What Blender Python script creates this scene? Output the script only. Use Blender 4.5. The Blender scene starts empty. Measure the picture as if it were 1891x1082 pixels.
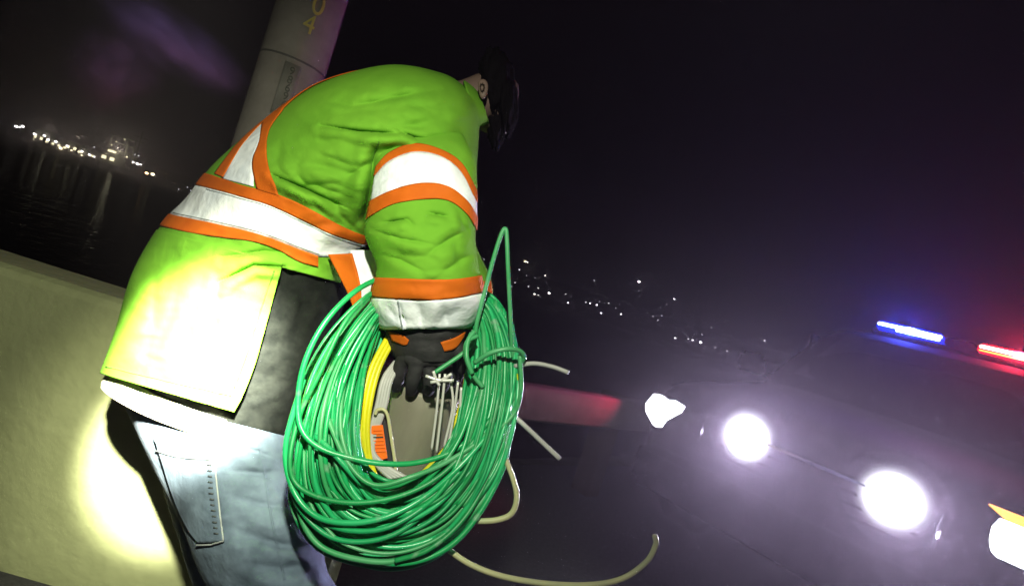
import bpy, bmesh, math, random
import numpy as np
from mathutils import Vector, noise

random.seed(7)
scene = bpy.context.scene
COL = scene.collection

# ------------------------------------------------------------------ camera
FPX = 1000.0                       # focal length in pixels of a 1891 px wide frame
ROLL = math.radians(17.5)          # the body-worn camera hangs askew
PITCH = math.radians(1.0)
CAM = np.array([0.0, 0.0, 1.25])
_F = np.array([0, math.cos(PITCH), -math.sin(PITCH)])
_R0 = np.array([1.0, 0, 0])
_U0 = np.array([0, math.sin(PITCH), math.cos(PITCH)])
_R = math.cos(ROLL) * _R0 + math.sin(ROLL) * _U0
_U = -math.sin(ROLL) * _R0 + math.cos(ROLL) * _U0
cam_data = bpy.data.cameras.new('camera')
cam_data.sensor_width = 36.0
cam_data.lens = 36.0 * FPX / 1891.0
cam_data.clip_start = 0.02
cam_data.clip_end = 3000.0
cam = bpy.data.objects.new('camera', cam_data)
COL.objects.link(cam)
from mathutils import Matrix
cam.matrix_world = Matrix(((_R[0], _U[0], -_F[0], CAM[0]), (_R[1], _U[1], -_F[1], CAM[1]),
                           (_R[2], _U[2], -_F[2], CAM[2]), (0, 0, 0, 1)))
scene.camera = cam

# ------------------------------------------------------------------ night sky
world = bpy.data.worlds.new('World')
scene.world = world
world.use_nodes = True
wn = world.node_tree
sky = wn.nodes.new('ShaderNodeTexSky')
sky.sky_type = 'NISHITA'
sky.sun_disc = False
sky.sun_elevation = math.radians(-4.0)
sky.sun_rotation = math.radians(200)
sky.dust_density = 4.0
tint = wn.nodes.new('ShaderNodeMix'); tint.data_type = 'RGBA'
tint.inputs[0].default_value = 0.85
tint.inputs[7].default_value = (0.060, 0.044, 0.062, 1)      # town glow on a low night sky
bg = wn.nodes['Background']
bg.inputs['Strength'].default_value = 0.05
wn.links.new(sky.outputs[0], tint.inputs[6])
wn.links.new(tint.outputs[2], bg.inputs['Color'])

# faint moon behind cloud (the night's "sun")
sun_d = bpy.data.lights.new('moon', 'SUN'); sun_d.energy = 0.004; sun_d.angle = math.radians(10)
sun_d.color = (0.8, 0.85, 1.0)
sun = bpy.data.objects.new('moon', sun_d); COL.objects.link(sun)
sun.rotation_euler = (math.radians(50), 0, math.radians(160))

# the hand torch of whoever wears the camera, held up at the right shoulder
def spot(name, loc, target, power, size_deg, blend, radius, color, parent=None):
    d = bpy.data.lights.new(name, 'SPOT'); d.energy = power; d.spot_size = math.radians(size_deg)
    d.spot_blend = blend; d.shadow_soft_size = radius; d.color = color
    o = bpy.data.objects.new(name, d); COL.objects.link(o)
    v = Vector(target) - Vector(loc)
    o.location = loc; o.rotation_euler = v.to_track_quat('-Z', 'Y').to_euler()
    return o

def P(px, py, dep):
    return CAM + dep * (_F + _R * ((px - 945.5) / FPX) + _U * ((541.0 - py) / FPX))
def proj(w):
    d = np.asarray(w, float) - CAM
    z = d @ _F
    return 945.5 + FPX * (d @ _R) / z, 541.0 - FPX * (d @ _U) / z, z

TORCH = tuple(CAM + 0.46 * _U + 0.04 * _R - 0.10 * _F)
spot('torch_spill', TORCH, P(250, 700, 1.1), 86.0, 98, 1.0, 0.02, (0.97, 1.0, 0.78))
spot('torch_beam', TORCH, P(345, 745, 1.10), 260.0, 30, 1.0, 0.02, (0.98, 1.0, 0.72))
spot('torch_hot_core', TORCH, P(350, 712, 1.10), 7200.0, 15.5, 1.0, 0.035, (1.0, 0.99, 0.78))

scene.view_settings.view_transform = 'Standard'
scene.view_settings.look = 'None'
scene.view_settings.exposure = 0.0
scene.view_settings.gamma = 1.0
scene.view_settings.use_curve_mapping = False
scene.render.engine = 'CYCLES'
scene.cycles.max_bounces = 6
scene.cycles.volume_bounces = 0
scene.cycles.use_denoising = True
scene.cycles.denoising_input_passes = 'RGB_ALBEDO'
scene.cycles.sample_clamp_indirect = 4.0

# ------------------------------------------------------------------ materials
MATS = {}
def mat(name, col, rough=0.7, metal=0.0, col2=None, nscale=20.0, bump=0.0, bscale=60.0, spec=0.5,
        emit=None, estr=0.0, detail=6.0, sheen=0.0, coat=0.0, bdist=0.01, stretch=None, contrast=(0.35, 0.65)):
    if name in MATS: return MATS[name]
    m = bpy.data.materials.new(name); m.use_nodes = True
    nt = m.node_tree; b = nt.nodes['Principled BSDF']
    b.inputs['Base Color'].default_value = (*col, 1)
    b.inputs['Roughness'].default_value = rough
    b.inputs['Metallic'].default_value = metal
    b.inputs['Specular IOR Level'].default_value = spec
    if sheen: b.inputs['Sheen Weight'].default_value = sheen
    if coat: b.inputs['Coat Weight'].default_value = coat
    if emit:
        m.cycles.emission_sampling = 'NONE'        # lamps proper carry the light; the lenses are found by chance
        b.inputs['Emission Color'].default_value = (*emit, 1); b.inputs['Emission Strength'].default_value = estr
    tc = nt.nodes.new('ShaderNodeTexCoord')
    vec = tc.outputs['Object']
    if stretch:
        mp = nt.nodes.new('ShaderNodeMapping'); mp.inputs['Scale'].default_value = stretch
        nt.links.new(vec, mp.inputs[0]); vec = mp.outputs[0]
    if col2:
        n = nt.nodes.new('ShaderNodeTexNoise'); n.inputs['Scale'].default_value = nscale
        n.inputs['Detail'].default_value = detail; n.inputs['Roughness'].default_value = 0.6
        nt.links.new(vec, n.inputs['Vector'])
        r = nt.nodes.new('ShaderNodeValToRGB')
        r.color_ramp.elements[0].position = contrast[0]; r.color_ramp.elements[0].color = (*col, 1)
        r.color_ramp.elements[1].position = contrast[1]; r.color_ramp.elements[1].color = (*col2, 1)
        nt.links.new(n.outputs['Fac'], r.inputs[0]); nt.links.new(r.outputs[0], b.inputs['Base Color'])
    if bump:
        n2 = nt.nodes.new('ShaderNodeTexNoise'); n2.inputs['Scale'].default_value = bscale
        n2.inputs['Detail'].default_value = 8
        nt.links.new(vec, n2.inputs['Vector'])
        bp = nt.nodes.new('ShaderNodeBump'); bp.inputs['Strength'].default_value = bump
        bp.inputs['Distance'].default_value = bdist
        nt.links.new(n2.outputs['Fac'], bp.inputs['Height']); nt.links.new(bp.outputs[0], b.inputs['Normal'])
    MATS[name] = m
    return m

M_LIME = mat('hi_vis_lime', (0.102, 0.285, 0.018), 0.85, col2=(0.156, 0.375, 0.028), spec=0.12, nscale=5, bump=0.25, bscale=180, bdist=0.002, detail=10, contrast=(0.25, 0.6))
M_ORANGE = mat('hi_vis_orange', (0.45, 0.078, 0.003), 0.75, col2=(0.60, 0.125, 0.005), spec=0.2, nscale=9, bump=0.3, bscale=120, bdist=0.002, detail=9, contrast=(0.25, 0.6))
M_SILVER = mat('reflective_tape', (0.72, 0.78, 0.86), 0.5, col2=(0.92, 0.95, 0.98), nscale=16, bump=0.6, bscale=26, bdist=0.010, detail=9, contrast=(0.25, 0.55))
M_SWEAT = mat('charcoal_knit', (0.006, 0.007, 0.0065), 0.95, col2=(0.012, 0.0135, 0.012), spec=0.05, nscale=40, bump=0.4, bscale=120, bdist=0.003)
M_CREAM = mat('cream_cotton', (0.66, 0.62, 0.42), 0.9, col2=(0.74, 0.70, 0.50), nscale=18, bump=0.4, bscale=45, bdist=0.006)
M_JEANS = mat('washed_denim', (0.050, 0.075, 0.108), 0.9, col2=(0.175, 0.235, 0.31), nscale=11, bump=0.5, bscale=30, bdist=0.008, contrast=(0.3, 0.72), detail=9)
M_THREAD = mat('pale_thread', (0.26, 0.28, 0.28), 0.8)
M_THREADD = mat('dark_thread', (0.04, 0.045, 0.05), 0.8)
M_GLOVE = mat('black_glove', (0.012, 0.012, 0.013), 0.75, col2=(0.022, 0.021, 0.022), nscale=60, bump=0.5, bscale=90, bdist=0.004)
M_SKIN = mat('skin', (0.15, 0.095, 0.08), 0.6, col2=(0.19, 0.12, 0.10), nscale=30)
M_HAIR = mat('dark_hair', (0.005, 0.004, 0.005), 0.95, bump=0.8, bscale=90, bdist=0.006, spec=0.05)
M_BOOT = mat('brown_boot', (0.05, 0.03, 0.02), 0.6, bump=0.3)
M_GREEN = mat('green_cable', (0.006, 0.30, 0.08), 0.26, col2=(0.016, 0.42, 0.13), nscale=7, spec=0.7)
def scuffed(name, a, b, rough):  # pale noise flecks: scuffs that double as painted highlight streaks
    m = mat(name, a, rough, col2=b, nscale=7, spec=0.6, bump=0.25, bscale=90, bdist=0.002, detail=8)
    nt = m.node_tree; bs = nt.nodes['Principled BSDF']
    src = bs.inputs['Base Color'].links[0].from_socket
    n = nt.nodes.new('ShaderNodeTexNoise'); n.inputs['Scale'].default_value = 38; n.inputs['Detail'].default_value = 8
    tc = nt.nodes.new('ShaderNodeTexCoord'); nt.links.new(tc.outputs['Object'], n.inputs['Vector'])
    r = nt.nodes.new('ShaderNodeValToRGB'); r.color_ramp.elements[0].position = 0.60; r.color_ramp.elements[1].position = 0.78
    nt.links.new(n.outputs['Fac'], r.inputs[0])
    mx = nt.nodes.new('ShaderNodeMix'); mx.data_type = 'RGBA'; mx.inputs[7].default_value = (0.22, 0.40, 0.26, 1)
    nt.links.new(r.outputs[0], mx.inputs[0]); nt.links.new(src, mx.inputs[6]); nt.links.new(mx.outputs[2], bs.inputs['Base Color'])
    return m
GREENS = [scuffed('green_cable_a', (0.006, 0.30, 0.08), (0.016, 0.42, 0.13), 0.36), scuffed('green_cable_b', (0.004, 0.22, 0.055), (0.010, 0.33, 0.09), 0.48),
          scuffed('green_cable_c', (0.010, 0.36, 0.11), (0.03, 0.46, 0.17), 0.32), scuffed('green_cable_d', (0.004, 0.26, 0.075), (0.012, 0.36, 0.12), 0.42)]
M_GREENL = mat('worn_green_cable', (0.09, 0.37, 0.16), 0.42, col2=(0.025, 0.30, 0.09), nscale=12)
M_YELLOW = mat('yellow_cable', (0.78, 0.70, 0.01), 0.42, col2=(0.60, 0.56, 0.01), nscale=20)
M_PALE = mat('pale_cable', (0.42, 0.43, 0.24), 0.45, col2=(0.52, 0.50, 0.26), nscale=20)
M_GREY = mat('grey_cable', (0.36, 0.36, 0.34), 0.45, col2=(0.46, 0.45, 0.43), nscale=20)
M_STEEL = mat('bright_wire', (0.72, 0.71, 0.66), 0.3, metal=0.25)
M_POST = mat('galvanised_post', (0.20, 0.185, 0.135), 0.55, col2=(0.28, 0.265, 0.20), nscale=14, bump=0.3, bscale=40, bdist=0.004, metal=0.15, stretch=(1, 1, 0.35))
M_TAG = mat('orange_plastic', (0.9, 0.17, 0.01), 0.45, bump=0.2, bscale=30)
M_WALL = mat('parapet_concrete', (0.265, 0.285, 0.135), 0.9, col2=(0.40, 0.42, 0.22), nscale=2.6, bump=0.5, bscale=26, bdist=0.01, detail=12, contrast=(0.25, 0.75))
M_POLE = mat('pole_concrete', (0.29, 0.26, 0.225), 0.85, col2=(0.41, 0.37, 0.325), nscale=6, bump=0.3, bscale=30, detail=9)
M_YDIGIT = mat('yellow_enamel', (0.72, 0.66, 0.16), 0.5)
M_DARK = mat('dark_metal', (0.03, 0.03, 0.032), 0.6)
M_TAGPLATE = mat('weathered_tag', (0.255, 0.245, 0.21), 0.85, col2=(0.32, 0.30, 0.26), nscale=20)
M_ASPH = mat('asphalt', (0.035, 0.034, 0.036), 0.9, col2=(0.055, 0.053, 0.056), nscale=60, bump=0.6, bscale=180, bdist=0.01)
M_EARTH = mat('dark_earth', (0.03, 0.032, 0.016), 0.95, col2=(0.05, 0.05, 0.025), nscale=0.8, bump=0.6, bscale=4, bdist=0.1)
M_GALV = mat('weathered_rail', (0.11, 0.105, 0.10), 0.7, col2=(0.08, 0.075, 0.07), nscale=5, bump=0.2)
M_TIMBER = mat('rail_post_timber', (0.06, 0.045, 0.03), 0.9, bump=0.4)
M_PAINT = mat('matte_black_paint', (0.002, 0.002, 0.003), 0.9, spec=0.02)
M_TRIM = mat('black_plastic', (0.003, 0.003, 0.003), 0.95, spec=0.02)
M_CHROME = mat('chrome', (0.75, 0.75, 0.78), 0.15, metal=1.0)
M_GLASS = mat('dark_glass', (0.002, 0.002, 0.003), 0.3, spec=0.05)
M_TYRE = mat('tyre_rubber', (0.015, 0.015, 0.015), 0.85, bump=0.3)
M_LAMP = mat('headlamp_light', (0.9, 0.9, 0.9), 0.3, emit=(0.93, 0.95, 1.0), estr=9.0)
def soft_glow_lamp():
    m = mat('spotlamp_light', (0.01, 0.01, 0.01), 0.6, spec=0.05, emit=(0.90, 0.93, 1.0), estr=40.0)
    nt = m.node_tree; b = nt.nodes['Principled BSDF']
    tc = nt.nodes.new('ShaderNodeTexCoord'); sp = nt.nodes.new('ShaderNodeSeparateXYZ'); cb = nt.nodes.new('ShaderNodeCombineXYZ')
    nt.links.new(tc.outputs['Object'], sp.inputs[0]); nt.links.new(sp.outputs[0], cb.inputs[0]); nt.links.new(sp.outputs[2], cb.inputs[1])
    ln = nt.nodes.new('ShaderNodeVectorMath'); ln.operation = 'LENGTH'; nt.links.new(cb.outputs[0], ln.inputs[0])
    mr = nt.nodes.new('ShaderNodeMapRange'); mr.inputs['From Min'].default_value = 0.0; mr.inputs['From Max'].default_value = 0.20
    mr.inputs['To Min'].default_value = 1.0; mr.inputs['To Max'].default_value = 0.0; nt.links.new(ln.outputs['Value'], mr.inputs[0])
    pw = nt.nodes.new('ShaderNodeMath'); pw.operation = 'POWER'; pw.inputs[1].default_value = 6.0; nt.links.new(mr.outputs[0], pw.inputs[0])
    ml = nt.nodes.new('ShaderNodeMath'); ml.operation = 'MULTIPLY'; ml.inputs[1].default_value = 110.0; nt.links.new(pw.outputs[0], ml.inputs[0])
    nt.links.new(ml.outputs[0], b.inputs['Emission Strength'])
    return m
M_LAMPX = soft_glow_lamp()          # emission fades outward over a widened lens, painting the lamp's soft glow
M_AMBER = mat('amber_light', (0.9, 0.3, 0.02), 0.3, emit=(1.0, 0.46, 0.07), estr=2.3)
M_BLUE = mat('blue_lens', (0.005, 0.015, 0.6), 0.25, emit=(0.012, 0.035, 1.0), estr=1.1)
M_RED = mat('red_lens', (0.6, 0.005, 0.01), 0.25, emit=(1.0, 0.012, 0.05), estr=1.1)
M_LEDB = mat('cool_led', (0.6, 0.9, 0.9), 0.3, emit=(0.70, 1.0, 1.0), estr=5.0)
M_LEDR = mat('warm_led', (0.9, 0.8, 0.5), 0.3, emit=(1.0, 0.93, 0.62), estr=5.0)
M_LEDO = mat('orange_led', (0.9, 0.4, 0.05), 0.3, emit=(1.0, 0.42, 0.03), estr=1.6)
M_FARW = mat('far_white_light', (0.8, 0.8, 0.8), 0.5, emit=(1.0, 0.96, 0.92), estr=11.0)
M_FARV = mat('far_cool_light', (0.8, 0.8, 0.8), 0.5, emit=(0.92, 0.88, 1.0), estr=26.0)
M_FARY = mat('far_yellow_light', (0.8, 0.8, 0.6), 0.5, emit=(1.0, 0.88, 0.55), estr=11.0)
M_FARO = mat('far_orange_light', (0.8, 0.5, 0.3), 0.5, emit=(1.0, 0.62, 0.28), estr=12.0)
M_FARDIM = mat('far_window_light', (0.5, 0.5, 0.4), 0.5, emit=(1.0, 0.9, 0.55), estr=4.0)
M_SHED = mat('far_siding', (0.20, 0.19, 0.14), 0.9, col2=(0.14, 0.13, 0.10), nscale=0.6)
M_SHIP = mat('far_ship_paint', (0.26, 0.26, 0.20), 0.8)

# ------------------------------------------------------------------ object helpers
def mesh_obj(name, verts, faces, m=None, parent=None, smooth=True, mats=None, fmats=None):
    me = bpy.data.meshes.new(name)
    me.from_pydata([tuple(map(float, v)) for v in verts], [], [tuple(map(int, f)) for f in faces])
    if mats:
        for mm in mats: me.materials.append(mm)
        if fmats is not None: me.polygons.foreach_set('material_index', fmats)
    elif m: me.materials.append(m)
    if smooth: me.polygons.foreach_set('use_smooth', [True] * len(me.polygons))
    me.update()
    o = bpy.data.objects.new(name, me); COL.objects.link(o)
    if parent is not None: o.parent = parent
    return o
def bm_obj(name, bm, m, parent=None, smooth=False):
    me = bpy.data.meshes.new(name); bmesh.ops.recalc_face_normals(bm, faces=bm.faces[:])
    bm.to_mesh(me); bm.free(); me.materials.append(m)
    if smooth: me.polygons.foreach_set('use_smooth', [True] * len(me.polygons))
    o = bpy.data.objects.new(name, me); COL.objects.link(o)
    if parent is not None: o.parent = parent
    return o
def tag(o, label=None, cat=None, group=None, kind=None):
    if label: o['label'] = label
    if cat: o['category'] = cat
    if group: o['group'] = group
    if kind: o['kind'] = kind
    return o
def empty(name, loc=(0, 0, 0), rz=0.0, parent=None):
    o = bpy.data.objects.new(name, None); COL.objects.link(o)
    o.location = tuple(map(float, loc)); o.rotation_euler = (0, 0, rz)
    o.empty_display_size = 0.1
    if parent is not None: o.parent = parent
    return o
def keep_world(o, parent):
    """parent o to an unrotated Empty while keeping world coordinates"""
    o.parent = parent
    o.location = Vector(o.location) - parent.location
    return o
def box_bm(bm, c, s, rz=0.0, bevel=0.0):
    r = bmesh.ops.create_cube(bm, size=1.0)
    vs = r['verts']
    for v in vs:
        v.co = Vector((v.co.x * s[0], v.co.y * s[1], v.co.z * s[2]))
    if bevel > 0:
        es = list({e for v in vs for e in v.link_edges})
        rr = bmesh.ops.bevel(bm, geom=es, offset=bevel, segments=2, affect='EDGES')
        vs = list({v for f in rr['faces'] for v in f.verts} | {v for v in vs if v.is_valid})
    R = Matrix.Rotation(rz, 3, 'Z')
    for v in vs: v.co = R @ v.co + Vector(c)
    return vs
def box(name, c, s, m, parent=None, rz=0.0, bevel=0.0):
    bm = bmesh.new(); box_bm(bm, c, s, rz, bevel)
    return bm_obj(name, bm, m, parent)
def catmull(pts, n, closed=False):
    pts = np.asarray(pts, float); k = len(pts)
    out = []
    segs = k if closed else k - 1
    ts = np.linspace(0, segs, n, endpoint=not closed)
    for t in ts:
        i = min(int(t), segs - 1); u = t - i
        if closed: p0, p1, p2, p3 = (pts[(i + j) % k] for j in (-1, 0, 1, 2))
        else:
            p1, p2 = pts[i], pts[i + 1]
            p0 = pts[i - 1] if i > 0 else 2 * p1 - p2
            p3 = pts[i + 2] if i + 2 < k else 2 * p2 - p1
        out.append(0.5 * ((2 * p1) + (-p0 + p2) * u + (2 * p0 - 5 * p1 + 4 * p2 - p3) * u * u + (-p0 + 3 * p1 - 3 * p2 + p3) * u ** 3))
    return np.array(out)
def tube(name, pts, rad, m, parent=None, sides=8, closed=False):
    pts = np.asarray(pts, float); n = len(pts)
    rad = np.full(n, rad) if np.isscalar(rad) else np.asarray(rad)
    if closed: tan = np.roll(pts, -1, 0) - np.roll(pts, 1, 0)
    else: tan = np.gradient(pts, axis=0)
    tan /= np.linalg.norm(tan, axis=1)[:, None] + 1e-9
    up = np.array([0.31, 0.22, 0.92])
    nrm = up - tan[0] * (up @ tan[0]); nrm /= np.linalg.norm(nrm)
    V = []; Fc = []
    for i in range(n):
        nrm = nrm - tan[i] * (nrm @ tan[i]); nrm /= np.linalg.norm(nrm) + 1e-9
        b = np.cross(tan[i], nrm)
        for s in range(sides):
            a = 2 * math.pi * s / sides
            V.append(pts[i] + rad[i] * (math.cos(a) * nrm + math.sin(a) * b))
    for i in range(n if closed else n - 1):
        j = (i + 1) % n
        for s in range(sides):
            q = (s + 1) % sides
            Fc.append((i * sides + s, i * sides + q, j * sides + q, j * sides + s))
    if not closed:
        Fc.append(tuple(range(sides))[::-1]); Fc.append(tuple((n - 1) * sides + s for s in range(sides)))
    return mesh_obj(name, V, Fc, m, parent)
def skin_obj(name, joints, edges, m, parent=None, sub=2, root=0):
    """one continuous surface grown round a skeleton: joints = (xyz, radius)"""
    me = bpy.data.meshes.new(name + '_skeleton')
    me.from_pydata([tuple(map(float, j[0])) for j in joints], edges, [])
    o = bpy.data.objects.new(name + '_skeleton', me); COL.objects.link(o)
    o.modifiers.new('skin', 'SKIN')
    if not me.skin_vertices: me.skin_vertices.new()
    for i, j in enumerate(joints):
        r = j[1]
        me.skin_vertices[0].data[i].radius = (r, r) if np.isscalar(r) else r
        me.skin_vertices[0].data[i].use_root = (i == root)
    s = o.modifiers.new('sub', 'SUBSURF'); s.levels = sub; s.render_levels = sub
    dg = bpy.context.evaluated_depsgraph_get(); dg.update()
    me2 = bpy.data.meshes.new_from_object(o.evaluated_get(dg))
    bpy.data.objects.remove(o); bpy.data.meshes.remove(me)
    me2.name = name; me2.materials.clear(); me2.materials.append(m)
    me2.polygons.foreach_set('use_smooth', [True] * len(me2.polygons))
    r = bpy.data.objects.new(name, me2); COL.objects.link(r)
    if parent is not None: r.parent = parent
    return r
def solidify(o, th, offset=-1.0):
    md = o.modifiers.new('thickness', 'SOLIDIFY'); md.thickness = th; md.offset = offset
    return o

# ------------------------------------------------------------------ terrain, road, water
def shore_edge(x):
    if x < -0.7: return 2.05
    if x < 0.2: return 2.05 + (x + 0.7) / 0.9 * 1.35
    return min(3.40 + 0.86 * (x - 0.2), 55.0)
WATER_Z = -2.75
def hill(x, y):
    d = y - shore_edge(x)
    if d < 0.7: z = -0.02
    else: z = -0.02 - 3.6 * min(1.0, (d - 0.7) / 6.0) ** 0.8
    far = max(0.0, y - 178.0)
    if far > 0:
        z = -3.62 + min(far, 330) * 0.055 * (0.45 + 0.55 * min(1, max(0, (x + 160) / 200.0))) + 1.6 * noise.noise((x * 0.01, y * 0.013, 3.0)) * min(1, far / 40)
    elif d > 1.0: z += 0.10 * noise.noise((x * 0.9, y * 0.9, 0.0)) * min(1, (d - 1) / 2)
    return z
xs = np.unique(np.concatenate([np.linspace(-900, -40, 24), np.linspace(-40, -5, 14), np.linspace(-5, 8, 53), np.linspace(8, 60, 20), np.linspace(60, 900, 24)]))
ys = np.unique(np.concatenate([np.linspace(-60, -2, 6), np.linspace(-2, 12, 71), np.linspace(12, 70, 20), np.linspace(70, 178, 6), np.linspace(178, 900, 40)]))
V = [(x, y, hill(x, y)) for y in ys for x in xs]
nx = len(xs)
Fc = [(j * nx + i, j * nx + i + 1, (j + 1) * nx + i + 1, (j + 1) * nx + i) for j in range(len(ys) - 1) for i in range(nx - 1)]
tag(mesh_obj('ground', V, Fc, M_EARTH), 'dark unlit ground and hillside across the water', kind='structure')

# road sheet 2 cm above the ground, up to the shoulder
rv = [(-60, -60, 0), (90, -60, 0)]
edge = [(60, shore_edge(60) + 0.35, 0), (20, shore_edge(20) + 0.35, 0), (5, shore_edge(5) + 0.35, 0), (0.3, shore_edge(.3) + 0.35, 0), (-0.7, 2.3, 0), (-60, 2.3, 0)]
rv = rv + [(90, shore_edge(90) + .35, 0)] + edge
tag(mesh_obj('road', rv, [tuple(range(len(rv)))], M_ASPH, smooth=False), 'dark asphalt road surface', kind='structure')

wm = bpy.data.materials.new('harbour_water'); wm.use_nodes = True
wnt = wm.node_tree; wb = wnt.nodes['Principled BSDF']
wb.inputs['Base Color'].default_value = (0.012, 0.014, 0.008, 1); wb.inputs['Roughness'].default_value = 0.05
wb.inputs['IOR'].default_value = 1.2
wtc = wnt.nodes.new('ShaderNodeTexCoord'); wmp = wnt.nodes.new('ShaderNodeMapping')
wmp.inputs['Scale'].default_value = (1.0, 1.0, 1.0)
wno = wnt.nodes.new('ShaderNodeTexNoise'); wno.inputs['Scale'].default_value = 0.7; wno.inputs['Detail'].default_value = 4
wbp = wnt.nodes.new('ShaderNodeBump'); wbp.inputs['Strength'].default_value = 0.5; wbp.inputs['Distance'].default_value = 0.2
wnt.links.new(wtc.outputs['Object'], wmp.inputs[0]); wnt.links.new(wmp.outputs[0], wno.inputs['Vector'])
wnt.links.new(wno.outputs['Fac'], wbp.inputs['Height']); wnt.links.new(wbp.outputs[0], wb.inputs['Normal'])
wb.inputs['Specular IOR Level'].default_value = 0.0
wgl = wnt.nodes.new('ShaderNodeBsdfGlossy'); wgl.inputs['Color'].default_value = (0.5, 0.5, 0.45, 1); wgl.inputs['Roughness'].default_value = 0.06
wmx = wnt.nodes.new('ShaderNodeMixShader'); wmx.inputs[0].default_value = 0.06
wnt.links.new(wbp.outputs[0], wgl.inputs['Normal']); wnt.links.new(wb.outputs[0], wmx.inputs[1]); wnt.links.new(wgl.outputs[0], wmx.inputs[2])
wnt.links.new(wmx.outputs[0], [n_ for n_ in wnt.nodes if n_.type == 'OUTPUT_MATERIAL'][0].inputs['Surface'])
tag(mesh_obj('water', [(-900, 3.2, WATER_Z), (900, 3.2, WATER_Z), (900, 420, WATER_Z), (-900, 420, WATER_Z)], [(0, 1, 2, 3)], wm, smooth=False),
    'black harbour water with light streaks', kind='structure')

# ------------------------------------------------------------------ parapet wall
bm = bmesh.new()
prof = [(1.56, -0.2), (1.56, 0.828), (1.570, 0.848), (1.59, 0.858), (1.74, 0.858), (1.76, 0.840), (1.78, -0.2)]
X0, X1 = -7.0, -0.28
N = 30
rows = []
for i in range(N + 1):
    x = X0 + (X1 - X0) * i / N
    dy = 0.10 * max(0.0, (x + 1.1)) ** 1.3
    rows.append([bm.verts.new((x, y + dy, z + 0.0015 * noise.noise((x * 3, z * 4, 0)))) for (y, z) in prof])
for i in range(N):
    for k in range(len(prof) - 1):
        bm.faces.new((rows[i][k], rows[i + 1][k], rows[i + 1][k + 1], rows[i][k + 1]))
bm.faces.new(rows[0]); bm.faces.new(rows[-1][::-1])
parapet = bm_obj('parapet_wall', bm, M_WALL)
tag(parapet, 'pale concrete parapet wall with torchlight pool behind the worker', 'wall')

# ------------------------------------------------------------------ guardrail beyond the wall
def rail_xy(s):   # s in metres along the rail
    pts = catmull([(-0.75, 2.30), (-0.2, 2.76), (0.2, 3.08), (1.0, 3.76), (2.6, 5.25), (6.0, 8.35), (12.0, 13.6)], 200)
    d = np.r_[0, np.cumsum(np.linalg.norm(np.diff(pts, axis=0), axis=1))]
    return np.array([np.interp(s, d, pts[:, 0]), np.interp(s, d, pts[:, 1])]), d[-1]
_, RL = rail_xy(0)
guard = empty('guardrail', (*rail_xy(0)[0], 0))
tag(guard, 'low roadside guardrail glowing red beside the headlights', 'guardrail')
wprof = [(0.0, 0.105), (0.045, 0.100), (0.060, 0.085), (0.066, 0.03), (0.066, -0.03), (0.060, -0.085), (0.045, -0.100), (0.0, -0.105)]
RZ = 0.625
def rail_panel(s0, s1, lap):
    V = []; Fc = []; n = 9
    for i in range(n):
        s = s0 + (s1 - s0) * i / (n - 1)
        c, _ = rail_xy(s); c2, _ = rail_xy(s + 0.02)
        t = (c2 - c) / np.linalg.norm(c2 - c); out = np.array([t[1], -t[0]])
        for (o, z) in wprof:
            q = c + out * (o + lap); V.append((q[0] - guard.location.x, q[1] - guard.location.y, RZ + z))
    k = len(wprof)
    for i in range(n - 1):
        for j in range(k - 1): Fc.append((i * k + j, (i + 1) * k + j, (i + 1) * k + j + 1, i * k + j + 1))
    o = mesh_obj('rail_panel', V, Fc, M_GALV, guard, smooth=False); solidify(o, 0.004)
cuts = [0.0, 1.24, 2.9, 5.6, 8.3, 11.0, 13.7, RL - 0.05]
for i in range(len(cuts) - 1): rail_panel(cuts[i] - (0.12 if i else 0), cuts[i + 1], 0.006 * (i % 2))
for s in np.arange(0.35, RL, 1.9):
    c, _ = rail_xy(s); c2, _ = rail_xy(s + .02); t = (c2 - c) / np.linalg.norm(c2 - c); out = np.array([t[1], -t[0]])
    q = c - out * 0.10
    box('rail_post', (q[0] - guard.location.x, q[1] - guard.location.y, 0.34), (0.14, 0.15, 0.78), M_TIMBER, guard, rz=math.atan2(t[1], t[0]), bevel=0.006)

# ------------------------------------------------------------------ lamp pole behind the parapet
PD = 2.25
pc = P(548, 100, PD); PX, PY = pc[0], pc[1]
def pole_r(z): return 0.137 - 0.0035 * z
pole = empty('numbered_pole', (PX, PY, -0.1))
tag(pole, 'tall grey round pole with yellow digits 04 behind the parapet', 'pole')
def ring_mesh(name, spec, m, parent, sides=40):
    V = []; Fc = []
    for (z, r) in spec:
        for s in range(sides):
            a = 2 * math.pi * s / sides; V.append((r * math.cos(a), r * math.sin(a), z))
    for i in range(len(spec) - 1):
        for s in range(sides):
            q = (s + 1) % sides; Fc.append((i * sides + s, i * sides + q, (i + 1) * sides + q, (i + 1) * sides + s))
    Fc.append(tuple(range(sides))[::-1]); Fc.append(tuple((len(spec) - 1) * sides + s for s in range(sides)))
    return mesh_obj(name, V, Fc, m, parent)
ring_mesh('shaft', [(-0.3, pole_r(-.4)), (0, pole_r(0)), (1, pole_r(1)), (2, pole_r(2)), (3, pole_r(3)), (5, pole_r(5)), (8, pole_r(8))], M_POLE, pole)
zb = P(528, 118, PD)[2] + 0.1
ring_mesh('strap_band', [(zb - .004, pole_r(zb) + .0005), (zb - .003, pole_r(zb) + .002), (zb + .003, pole_r(zb) + .002), (zb + .004, pole_r(zb) + .0005)], mat('strap_steel', (0.14, 0.13, 0.12), 0.7), pole)
ang_cam = math.atan2(-PY, -PX)
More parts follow.
